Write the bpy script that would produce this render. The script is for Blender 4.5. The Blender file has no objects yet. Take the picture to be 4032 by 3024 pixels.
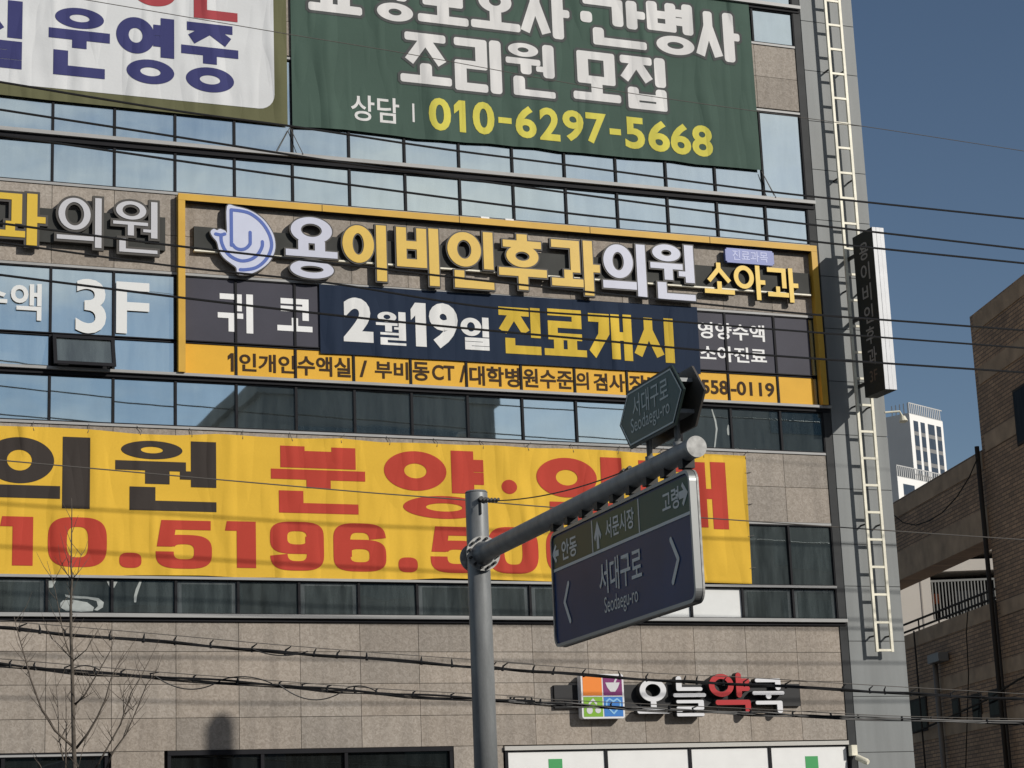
import bpy, bmesh, math, random
from mathutils import Vector, Matrix
from mathutils.geometry import delaunay_2d_cdt
random.seed(7)
SC = bpy.context.scene
COL = SC.collection
# ------------------------------------------------------------------ camera
F, W, H = 8082.65, 4032.0, 3024.0
RX = Vector((0.931043, -0.362776, -0.0394)); RD = Vector((0.048302, 0.229541, -0.9721)); RF = Vector((0.361699, 0.903164, 0.231235))
CP = Vector((-5.395478, -34.965066, 1.6))
cam_d = bpy.data.cameras.new("camera"); cam = bpy.data.objects.new("camera", cam_d); COL.objects.link(cam)
cam_d.sensor_width = 36; cam_d.lens = F / W * 36; cam_d.clip_start = .1; cam_d.clip_end = 3000
m = Matrix.Identity(4)
for i in range(3):
    m[i][0] = RX[i]; m[i][1] = -RD[i]; m[i][2] = -RF[i]; m[i][3] = CP[i]
cam.matrix_world = m
SC.camera = cam
# ------------------------------------------------------------------ light
SUN = Vector((-.68, 1, -.57)).normalized()          # the way the light travels
el = math.asin(-SUN.z); az = math.atan2(-SUN.x, -SUN.y)
ld = bpy.data.lights.new("sun", 'SUN'); ld.energy = 3.35; ld.angle = math.radians(.5); ld.color = (1, .95, .87)
lo = bpy.data.objects.new("sun", ld); COL.objects.link(lo)
lo.rotation_euler = SUN.to_track_quat('-Z', 'Y').to_euler(); lo.location = (30, -60, 40)
world = bpy.data.worlds.new("World"); SC.world = world; world.use_nodes = True
nt = world.node_tree; nt.nodes.clear()
N = nt.nodes.new; LK = nt.links.new
wo = N('ShaderNodeOutputWorld'); bg = N('ShaderNodeBackground'); sky = N('ShaderNodeTexSky')
sky.sky_type = 'NISHITA'; sky.sun_disc = False; sky.sun_elevation = el; sky.sun_rotation = az
sky.air_density = .9; sky.dust_density = .3; sky.ozone_density = 1.6; sky.altitude = 50
bg.inputs[1].default_value = .064
# thin broken cloud in the low sky
geo = N('ShaderNodeTexCoord'); mp = N('ShaderNodeMapping'); mp.inputs['Scale'].default_value = (3, 3, 9)
no = N('ShaderNodeTexNoise'); no.inputs['Scale'].default_value = 1.9; no.inputs['Detail'].default_value = 6; no.inputs['Roughness'].default_value = .55
rp = N('ShaderNodeValToRGB'); rp.color_ramp.elements[0].position = .38; rp.color_ramp.elements[1].position = .72
sp = N('ShaderNodeSeparateXYZ'); ms = N('ShaderNodeMapRange'); ms.inputs[1].default_value = .1; ms.inputs[2].default_value = -.5
mu = N('ShaderNodeMath'); mu.operation = 'MULTIPLY'; mx = N('ShaderNodeMixRGB'); mx.inputs[2].default_value = (10.5, 10.6, 10.6, 1)
LK(geo.outputs['Generated'], mp.inputs[0]); LK(mp.outputs[0], no.inputs[0]); LK(no.outputs[0], rp.inputs[0])
LK(geo.outputs['Generated'], sp.inputs[0]); LK(sp.outputs[1], ms.inputs[0]); LK(rp.outputs[0], mu.inputs[0]); LK(ms.outputs[0], mu.inputs[1])
LK(mu.outputs[0], mx.inputs[0]); LK(sky.outputs[0], mx.inputs[1]); LK(mx.outputs[0], bg.inputs[0]); LK(bg.outputs[0], wo.inputs[0])
SC.view_settings.view_transform = 'Standard'; SC.view_settings.look = 'None'; SC.view_settings.exposure = 0; SC.view_settings.gamma = 1
SC.render.engine = 'CYCLES'; SC.cycles.max_bounces = 6; SC.cycles.caustics_reflective = False; SC.cycles.caustics_refractive = False

# ------------------------------------------------------------------ helpers
INV = {}
def ray(x, y):
    return RX * ((x - W / 2) / F) + RD * ((y - H / 2) / F) + RF
class Plane:
    """a real upright plane in the place: origin, direction along it, N towards its viewer"""
    def __init__(s, o, u):
        s.o = Vector(o); s.u = Vector((u[0], u[1], 0)).normalized(); s.n = Vector((s.u.y, -s.u.x, 0))
    def uv(s, x, y, d=0):
        r = ray(x, y); q = s.o + s.n * d; t = (q - CP).dot(s.n) / r.dot(s.n); p = CP + r * t - s.o
        return p.dot(s.u), p.z
    def P(s, u, v, d=0):
        return s.o + s.u * u + Vector((0, 0, v)) + s.n * d
FAC = Plane((0, 0, 0), (1, 0))
CR = dict(A=(0, 0, 1.58), B=(1000, 0, 1.58), T=(2400, 0, 1.3554), D=(0, 700, 1.58), E=(1200, 800, 1.843), F=(2200, 800, 1.58),
          G=(0, 1600, 1.58), H=(1200, 1700, 1.843), I=(0, 2200, 2.011), J=(1000, 2200, 2.011), K=(2000, 2350, 2.212),
          L=(2900, 2100, 1.795), M=(3200, 1400, 2.0733), N=(3000, 700, 1.659), O=(2100, 1800, 2.0733), Q=(2350, 1400, 3.318), S=(0, 0, 1))
def px(c, x, y):
    a = CR[c]; return a[0] + x / a[2], a[1] + y / a[2]
def uv(c, x, y, d=0, pl=FAC):
    return pl.uv(*px(c, x, y), d)
def box_of(c, x0, y0, x1, y1, d=0, pl=FAC):
    xm, ym = (x0 + x1) / 2, (y0 + y1) / 2
    return (uv(c, x0, ym, d, pl)[0], uv(c, xm, y1, d, pl)[1], uv(c, x1, ym, d, pl)[0], uv(c, xm, y0, d, pl)[1])

def root(name, label, cat, loc=(0, 0, 0), group=None, ux=None, kind=None):
    o = bpy.data.objects.new(name, None); COL.objects.link(o); o.empty_display_size = .2
    o.location = loc
    if ux: o.rotation_euler = (0, 0, math.atan2(ux[1], ux[0]))
    o['label'] = label; o['category'] = cat
    if group: o['group'] = group
    M4 = Matrix.Translation(Vector(loc)) @ Matrix.Rotation(o.rotation_euler.z, 4, 'Z')
    INV[o.name] = M4.inverted()
    return o
def mk(name, V, FC, mat, parent=None, smooth=False, label=None):
    me = bpy.data.meshes.new(name)
    o = bpy.data.objects.new(name, me); COL.objects.link(o)
    if parent is not None:
        iv = INV[parent.name]; V = [iv @ Vector(v) for v in V]; o.parent = parent; INV[o.name] = iv
    me.from_pydata([tuple(v) for v in V], [], FC); me.update()
    for mm in (mat if isinstance(mat, (list, tuple)) else [mat]): me.materials.append(mm)
    if smooth:
        for p in me.polygons: p.use_smooth = True
    if label: o['label'] = label
    return o
def tag(o, label=None, cat=None, group=None, kind=None):
    if label: o['label'] = label
    if cat: o['category'] = cat
    if group: o['group'] = group
    if kind: o['kind'] = kind
    return o
class MB:
    def __init__(s): s.v = []; s.f = []
    def add(s, V, FC):
        b = len(s.v); s.v += [Vector(v) for v in V]; s.f += [tuple(i + b for i in f) for f in FC]; return s
    def box(s, pl, u0, v0, u1, v1, d0, d1):
        """box on a plane: from u0..u1, v0..v1, standing from d0 to d1 (towards the viewer)"""
        V = [pl.P(u, v, d) for d in (d0, d1) for (u, v) in ((u0, v0), (u1, v0), (u1, v1), (u0, v1))]
        return s.add(V, [(3, 2, 1, 0), (4, 5, 6, 7), (0, 1, 5, 4), (1, 2, 6, 5), (2, 3, 7, 6), (3, 0, 4, 7)])
    def bbox(s, x0, y0, z0, x1, y1, z1):
        V = [(x, y, z) for z in (z0, z1) for (x, y) in ((x0, y0), (x1, y0), (x1, y1), (x0, y1))]
        return s.add(V, [(3, 2, 1, 0), (4, 5, 6, 7), (0, 1, 5, 4), (1, 2, 6, 5), (2, 3, 7, 6), (3, 0, 4, 7)])
    def quad(s, a, b, c, d): return s.add([a, b, c, d], [(0, 1, 2, 3)])
    def tube(s, pts, rad, n=8, caps=True):
        pts = [Vector(p) for p in pts]; b = len(s.v)
        if not isinstance(rad, (list, tuple)): rad = [rad] * len(pts)
        up = None
        for i, p in enumerate(pts):
            t = (pts[min(i + 1, len(pts) - 1)] - pts[max(i - 1, 0)]).normalized()
            if up is None: up = t.orthogonal().normalized()
            up = (up - t * up.dot(t)).normalized(); w = t.cross(up)
            for k in range(n):
                a = 2 * math.pi * k / n; s.v.append(p + (up * math.cos(a) + w * math.sin(a)) * rad[i])
        for i in range(len(pts) - 1):
            for k in range(n):
                k2 = (k + 1) % n; s.f.append((b + i * n + k, b + i * n + k2, b + (i + 1) * n + k2, b + (i + 1) * n + k))
        if caps:
            s.f.append(tuple(b + k for k in range(n - 1, -1, -1))); e = b + (len(pts) - 1) * n; s.f.append(tuple(e + k for k in range(n)))
        return s
    def prism(s, pl, pts, d0, d1):
        n = len(pts)
        V = [pl.P(u, v, d0) for u, v in pts] + [pl.P(u, v, d1) for u, v in pts]
        FC = [tuple(range(n - 1, -1, -1)), tuple(range(n, 2 * n))] + [(i, (i + 1) % n, (i + 1) % n + n, i + n) for i in range(n)]
        return s.add(V, FC)
    def build(s, name, mat, parent=None, smooth=False, label=None): return mk(name, s.v, s.f, mat, parent, smooth, label)

# ------------------------------------------------------------------ materials
MATS = {}
def mat(name, col, rough=.6, metal=0, var=0, vs=3.0, bump=0, bs=20.0, spec=.3, stretch=(1, 1, 1), grain=0, gs=60., coat=0):
    if name in MATS: return MATS[name]
    m = bpy.data.materials.new(name); m.use_nodes = True; t = m.node_tree; b = t.nodes['Principled BSDF']
    b.inputs['Roughness'].default_value = rough; b.inputs['Metallic'].default_value = metal; b.inputs['Specular IOR Level'].default_value = spec
    b.inputs['Coat Weight'].default_value = coat
    tc = t.nodes.new('ShaderNodeTexCoord'); mpn = t.nodes.new('ShaderNodeMapping'); mpn.inputs['Scale'].default_value = stretch
    t.links.new(tc.outputs['Object'], mpn.inputs[0])
    c = (*col, 1); b.inputs['Base Color'].default_value = c
    last = None
    def layer(scale, amt, detail, prev):
        n = t.nodes.new('ShaderNodeTexNoise'); n.inputs['Scale'].default_value = scale; n.inputs['Detail'].default_value = detail
        t.links.new(mpn.outputs[0], n.inputs[0])
        r = t.nodes.new('ShaderNodeMapRange'); r.inputs[1].default_value = .3; r.inputs[2].default_value = .7
        r.inputs[3].default_value = 1 - amt; r.inputs[4].default_value = 1 + amt; t.links.new(n.outputs[0], r.inputs[0])
        x = t.nodes.new('ShaderNodeMixRGB'); x.blend_type = 'MULTIPLY'; x.inputs[0].default_value = 1
        x.inputs[1].default_value = c
        if prev: t.links.new(prev, x.inputs[1])
        t.links.new(r.outputs[0], x.inputs[2]); return x.outputs[0]
    if var: last = layer(vs, var, 5, last)
    if grain: last = layer(gs, grain, 2, last)
    if last: t.links.new(last, b.inputs['Base Color'])
    if bump:
        n = t.nodes.new('ShaderNodeTexNoise'); n.inputs['Scale'].default_value = bs; n.inputs['Detail'].default_value = 4
        t.links.new(mpn.outputs[0], n.inputs[0]); bp = t.nodes.new('ShaderNodeBump'); bp.inputs['Strength'].default_value = 1; bp.inputs['Distance'].default_value = bump
        t.links.new(n.outputs[0], bp.inputs['Height']); t.links.new(bp.outputs[0], b.inputs['Normal'])
    MATS[name] = m; return m
def stone_mat():
    m = bpy.data.materials.new('granite'); m.use_nodes = True; t = m.node_tree; b = t.nodes['Principled BSDF']; b.inputs['Roughness'].default_value = .75
    tc = t.nodes.new('ShaderNodeTexCoord'); at = t.nodes.new('ShaderNodeAttribute'); at.attribute_name = 'tint'
    n1 = t.nodes.new('ShaderNodeTexNoise'); n1.inputs['Scale'].default_value = 17; n1.inputs['Detail'].default_value = 3; n1.inputs['Distortion'].default_value = 1.2
    n2 = t.nodes.new('ShaderNodeTexNoise'); n2.inputs['Scale'].default_value = .8; n2.inputs['Detail'].default_value = 4
    r1 = t.nodes.new('ShaderNodeValToRGB'); e = r1.color_ramp.elements
    e[0].position = .36; e[0].color = (.288, .246, .204, 1); e[1].position = .66; e[1].color = (.402, .352, .302, 1)
    r2 = t.nodes.new('ShaderNodeMapRange'); r2.inputs[3].default_value = .86; r2.inputs[4].default_value = 1.12
    x = t.nodes.new('ShaderNodeMixRGB'); x.blend_type = 'MULTIPLY'; x.inputs[0].default_value = 1
    y = t.nodes.new('ShaderNodeMixRGB'); y.blend_type = 'MULTIPLY'; y.inputs[0].default_value = 1
    for n in (n1, n2): t.links.new(tc.outputs['Object'], n.inputs[0])
    sm = t.nodes.new('ShaderNodeMapping'); sm.inputs['Scale'].default_value = (5, 1, .3); t.links.new(tc.outputs['Object'], sm.inputs[0])
    n3 = t.nodes.new('ShaderNodeTexNoise'); n3.inputs['Scale'].default_value = 1; n3.inputs['Detail'].default_value = 5; t.links.new(sm.outputs[0], n3.inputs[0])
    r3 = t.nodes.new('ShaderNodeMapRange'); r3.inputs[1].default_value = .45; r3.inputs[2].default_value = .75; r3.inputs[3].default_value = 1.0; r3.inputs[4].default_value = .8; t.links.new(n3.outputs[0], r3.inputs[0])
    z3 = t.nodes.new('ShaderNodeMixRGB'); z3.blend_type = 'MULTIPLY'; z3.inputs[0].default_value = 1; t.links.new(at.outputs['Color'], z3.inputs[1]); t.links.new(r3.outputs[0], z3.inputs[2])
    t.links.new(n1.outputs[0], r1.inputs[0]); t.links.new(n2.outputs[0], r2.inputs[0]); t.links.new(r1.outputs[0], x.inputs[1]); t.links.new(r2.outputs[0], x.inputs[2])
    t.links.new(x.outputs[0], y.inputs[1]); t.links.new(z3.outputs[0], y.inputs[2]); t.links.new(y.outputs[0], b.inputs['Base Color'])
    bp = t.nodes.new('ShaderNodeBump'); bp.inputs['Distance'].default_value = .004; t.links.new(n1.outputs[0], bp.inputs['Height']); t.links.new(bp.outputs[0], b.inputs['Normal'])
    return m
def glass_mat(name, refl=.55, tint=(.80, .92, .96), inner=(.02, .03, .033), rough=.015, wav=.0009):
    m = bpy.data.materials.new(name); m.use_nodes = True; t = m.node_tree; t.nodes.clear()
    o = t.nodes.new('ShaderNodeOutputMaterial'); g = t.nodes.new('ShaderNodeBsdfGlossy'); d = t.nodes.new('ShaderNodeBsdfDiffuse'); mi = t.nodes.new('ShaderNodeMixShader')
    g.inputs['Color'].default_value = (*tint, 1); g.inputs['Roughness'].default_value = rough
    tc = t.nodes.new('ShaderNodeTexCoord'); n = t.nodes.new('ShaderNodeTexNoise'); n.inputs['Scale'].default_value = 1.6; n.inputs['Detail'].default_value = 1
    t.links.new(tc.outputs['Object'], n.inputs[0]); bp = t.nodes.new('ShaderNodeBump'); bp.inputs['Distance'].default_value = wav; bp.inputs['Strength'].default_value = 1
    t.links.new(n.outputs[0], bp.inputs['Height']); t.links.new(bp.outputs[0], g.inputs['Normal'])
    n2 = t.nodes.new('ShaderNodeTexNoise'); n2.inputs['Scale'].default_value = 2.2; n2.inputs['Detail'].default_value = 5; t.links.new(tc.outputs['Object'], n2.inputs[0])
    rr = t.nodes.new('ShaderNodeMapRange'); rr.inputs[3].default_value = refl * .88; rr.inputs[4].default_value = refl * 1.12; t.links.new(n2.outputs[0], rr.inputs[0])
    m3 = t.nodes.new('ShaderNodeMapping'); m3.inputs['Scale'].default_value = (3.2, 1, .45); t.links.new(tc.outputs['Object'], m3.inputs[0])
    n3 = t.nodes.new('ShaderNodeTexNoise'); n3.inputs['Scale'].default_value = 1.2; n3.inputs['Detail'].default_value = 6; n3.inputs['Roughness'].default_value = .65; t.links.new(m3.outputs[0], n3.inputs[0])
    c3 = t.nodes.new('ShaderNodeMixRGB'); c3.inputs[1].default_value = (*[v * .55 for v in inner], 1); c3.inputs[2].default_value = (*[v * 1.5 for v in inner], 1)
    w3 = t.nodes.new('ShaderNodeMapRange'); w3.inputs[1].default_value = .35; w3.inputs[2].default_value = .65; t.links.new(n3.outputs[0], w3.inputs[0]); t.links.new(w3.outputs[0], c3.inputs[0]); t.links.new(c3.outputs[0], d.inputs['Color'])
    t.links.new(rr.outputs[0], mi.inputs[0]); t.links.new(d.outputs[0], mi.inputs[1]); t.links.new(g.outputs[0], mi.inputs[2]); t.links.new(mi.outputs[0], o.inputs[0])
    return m
def brick_mat():
    m = bpy.data.materials.new('brown_brick'); m.use_nodes = True; t = m.node_tree; b = t.nodes['Principled BSDF']; b.inputs['Roughness'].default_value = .85
    tc = t.nodes.new('ShaderNodeTexCoord'); sx = t.nodes.new('ShaderNodeSeparateXYZ'); cx = t.nodes.new('ShaderNodeCombineXYZ')
    t.links.new(tc.outputs['Object'], sx.inputs[0]); t.links.new(sx.outputs[0], cx.inputs[0]); t.links.new(sx.outputs[2], cx.inputs[1])
    br = t.nodes.new('ShaderNodeTexBrick'); br.inputs['Scale'].default_value = 1; br.inputs['Brick Width'].default_value = .4; br.inputs['Row Height'].default_value = .125
    br.inputs['Mortar Size'].default_value = .016; br.inputs['Color1'].default_value = (.35, .215, .12, 1); br.inputs['Color2'].default_value = (.22, .135, .078, 1); br.inputs['Mortar'].default_value = (.09, .062, .042, 1)
    t.links.new(cx.outputs[0], br.inputs[0])
    n = t.nodes.new('ShaderNodeTexNoise'); n.inputs['Scale'].default_value = .5; n.inputs['Detail'].default_value = 6; t.links.new(tc.outputs['Object'], n.inputs[0])
    r = t.nodes.new('ShaderNodeMapRange'); r.inputs[1].default_value = .3; r.inputs[2].default_value = .7; r.inputs[3].default_value = .7; r.inputs[4].default_value = 1.25; t.links.new(n.outputs[0], r.inputs[0])
    x = t.nodes.new('ShaderNodeMixRGB'); x.blend_type = 'MULTIPLY'; x.inputs[0].default_value = 1
    t.links.new(br.outputs[0], x.inputs[1]); t.links.new(r.outputs[0], x.inputs[2]); t.links.new(x.outputs[0], b.inputs['Base Color'])
    return m
STONE = stone_mat(); BRICK = brick_mat()
GLASS = glass_mat('reflective_glass', .78, (.86, .97, .96), (.22, .25, .24)); GLASS2 = glass_mat('reflective_glass_lower', .72, (.82, .95, .96), (.075, .09, .09), .015, .0003); GDARK = glass_mat('clear_dark_glass', .2, (.8, .9, .92), (.05, .06, .06)); GFILM = glass_mat('frosted_glass', .25, (.85, .92, .95), (.105, .118, .12), .06, .0004)
GWHITE = mat('white_window_film', (.72, .73, .72), .35, var=.05)
FRAME = mat('dark_frame', (.014, .014, .017), .6, spec=.12, var=.15, vs=2); SILL = mat('sill_metal', (.34, .34, .335), .45, var=.1, vs=4, stretch=(.4, 1, 3)); TRIM = mat('corner_trim', (.04, .042, .044), .6, spec=.15, var=.15)
PILLAR = mat('grey_panel', (.215, .226, .226), .55, var=.1, vs=1.4, stretch=(2.5, 1, .25), grain=.03); JOINT = mat('panel_joint', (.1, .105, .105), .7); BACK = mat('joint_backing', (.06, .055, .05), .9)  # BACK: dark backing sheet behind the open stone joints
YFRAME = mat('gold_frame', (.60, .355, .05), .45, var=.08, vs=2, spec=.2); SLATE = mat('slate_film', (.058, .057, .075), .5, spec=.12, var=.08, vs=1.5, grain=.04); YFILM = mat('yellow_film', (.74, .41, .04), .5, spec=.15, var=.05, vs=2, grain=.02)
WHITE = mat('white_vinyl', (.80, .80, .80), .5, var=.03); BROWN = mat('brown_vinyl', (.05, .03, .018), .6, spec=.08)
LYEL = mat('letter_yellow', (.65, .42, .05), .4, var=.05, vs=3, grain=.03, gs=40); LWHT = mat('letter_white', (.52, .535, .64), .4, var=.03); LDARK = mat('letter_case', (.055, .05, .045), .5); RAIL = mat('sign_rail', (.045, .046, .043), .6, spec=.15, var=.2, vs=2)
LBLUE = mat('emblem_blue', (.06, .115, .40), .4); PLATE = mat('plate_blue', (.12, .16, .42), .35, var=.06); LYEL2 = mat('letter_yellow_bright', (.78, .52, .06), .4, var=.04)
def cloth(name, col, var=.04):
    m = mat(name, col, .75, var=var, vs=.6, grain=.02, gs=50, spec=.15); t = m.node_tree
    if t.nodes.get('fold'): return m
    b = t.nodes['Principled BSDF']; tc = t.nodes.new('ShaderNodeTexCoord'); prev = None
    for i, (rot, sc, scale, dist, dt) in enumerate(((.5, (1.0, 1, .25), 1.5, .085, 1), (-.75, (1.0, 1, .16), 2.6, .035, 1), (0, (.12, 1, 1.0), 2.2, .02, 0), (0, (1, 1, 1), 14, .0015, 2))):
        mp = t.nodes.new('ShaderNodeMapping'); mp.inputs['Rotation'].default_value = (0, rot, 0); mp.inputs['Scale'].default_value = sc; t.links.new(tc.outputs['Object'], mp.inputs[0])
        n = t.nodes.new('ShaderNodeTexNoise'); n.inputs['Scale'].default_value = scale; n.inputs['Detail'].default_value = dt; t.links.new(mp.outputs[0], n.inputs[0])
        r = t.nodes.new('ShaderNodeMapRange'); r.inputs[1].default_value = .52 if i < 2 else 0; r.inputs[2].default_value = .85 if i < 2 else 1; t.links.new(n.outputs[0], r.inputs[0])
        bp = t.nodes.new('ShaderNodeBump'); bp.inputs['Distance'].default_value = dist; t.links.new(r.outputs[0], bp.inputs['Height'])
        if prev: t.links.new(prev, bp.inputs['Normal'])
        prev = bp.outputs[0]; bp.name = 'fold' if i == 0 else 'fold_more'
    t.links.new(prev, b.inputs['Normal']); return m
BNAVY = cloth('banner_navy', (.015, .026, .052)); BYEL = cloth('banner_yellow', (.72, .445, .05)); BGREEN = cloth('banner_green', (.062, .102, .082), .08); BWHITE = cloth('banner_white', (.64, .65, .66)); BOLIVE = cloth('banner_olive', (.125, .125, .065))
PRED = cloth('print_red', (.46, .055, .036)); PBLACK = cloth('print_black', (.045, .037, .033)); PNAVY = cloth('print_navy', (.045, .048, .15)); PRED2 = cloth('print_red_dim', (.36, .06, .07)); PYEL = cloth('print_yellow', (.62, .56, .10)); PGREY = cloth('print_grey', (.08, .085, .085)); PWHITE = cloth('print_white', (.68, .67, .66)); PGOLD = cloth('print_gold', (.62, .43, .055), .14); PWHITE2 = cloth('print_white_bright', (.74, .74, .73), .06)
STEEL = mat('painted_steel', (.245, .255, .26), .45, .2, var=.2, vs=3, stretch=(2, 2, .5), grain=.06, gs=45); STEELD = mat('galvanised', (.37, .37, .36), .55, .2, var=.3, vs=16); BLACKP = mat('black_steel', (.025, .025, .025), .5)
ALU = mat('aluminium', (.55, .56, .56), .3, .8, var=.05)
CABLE = mat('cable_black', (.012, .012, .013), .45); WIREG = mat('wire_grey', (.11, .1, .09), .5)
CREAM = mat('cream_steel', (.80, .76, .62), .45, var=.14, vs=5, grain=.05, gs=40)
# ------------------------------------------------------------------ lettering
CHO = 'ㄱㄲㄴㄷㄸㄹㅁㅂㅃㅅㅆㅇㅈㅉㅊㅋㅌㅍㅎ'; JUN = 'ㅏㅐㅑㅒㅓㅔㅕㅖㅗㅘㅙㅚㅛㅜㅝㅞㅟㅠㅡㅢㅣ'; JON = ' ㄱㄲㄳㄴㄵㄶㄷㄹㄺㄻㄼㄽㄾㄿㅀㅁㅂㅄㅅㅆㅇㅈㅊㅋㅌㅍㅎ'
def cons(c, x0, y0, x1, y1, tv, th, curve=False):
    R = []; r = lambda a, b, c_, d: R.append(('r', a, b, c_, d)); ym = (y0 + y1) / 2; xm = (x0 + x1) / 2; td = (tv + th) / 2
    if c in 'ㄱㅋ':
        r(x0, y1 - th, x1, y1)
        if curve: R.append(('p', [(x1 - tv, y1), (x1, y1), (x1 - .02 * tv, y1 - (y1 - y0) * .45), (x0 + (x1 - x0) * .3, y0), (x0, y0 + th * .9), (x1 - tv * 1.15, y1 - (y1 - y0) * .45)]))
        else: r(x1 - tv, y0, x1, y1)
        if c == 'ㅋ': r(x0, ym - th / 2 + .02 * (y1 - y0), x1, ym + th / 2 + .02 * (y1 - y0))
    elif c == 'ㄴ': r(x0, y0, x0 + tv, y1); r(x0, y0, x1, y0 + th)
    elif c in 'ㄷㅌ':
        r(x0, y0, x0 + tv, y1); r(x0, y0, x1, y0 + th); r(x0, y1 - th, x1, y1)
    elif c == 'ㄹ':
        r(x0, y1 - th, x1, y1); r(x1 - tv, ym - th / 2, x1, y1); r(x0, ym - th / 2, x1, ym + th / 2); r(x0, y0, x0 + tv, ym + th / 2); r(x0, y0, x1, y0 + th)
    elif c == 'ㅁ': r(x0, y0, x0 + tv, y1); r(x1 - tv, y0, x1, y1); r(x0, y0, x1, y0 + th); r(x0, y1 - th, x1, y1)
    elif c == 'ㅂ':
        r(x0, y0, x0 + tv, y1); r(x1 - tv, y0, x1, y1); r(x0, y0, x1, y0 + th); m_ = y0 + (y1 - y0) * .56; r(x0, m_ - th / 2, x1, m_ + th / 2)
    elif c in 'ㅅㅈㅊ':
        yt = y1
        if c == 'ㅊ': r(xm - tv / 2, y1 - th * .9, xm + tv / 2, y1); yt = y1 - th * 1.3
        if c != 'ㅅ': r(x0, yt - th, x1, yt); yt -= th * .5
        hh = yt - y0
        if c == 'ㅅ': r(xm - td * .5, yt - hh * .36, xm + td * .5, yt)
        for xe in (x0 + td * .38, x1 - td * .38):
            R.append(('l', (xm, yt - hh * (.3 if c == 'ㅅ' else .05)), (xe, y0 + td * .42), td * .96))
    elif c == 'ㅇ': R.append(('e', xm, ym, (x1 - x0) / 2, (y1 - y0) / 2, tv, th))
    elif c == 'ㅎ':
        hh = y1 - y0; r(xm - tv * .55, y1 - hh * .2, xm + tv * .55, y1); r(x0, y1 - hh * .2 - th * .9, x1, y1 - hh * .2)
        R.append(('e', xm, y0 + hh * .33, (x1 - x0) * .42, hh * .34, tv * .95, th * .85))
    return R
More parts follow.
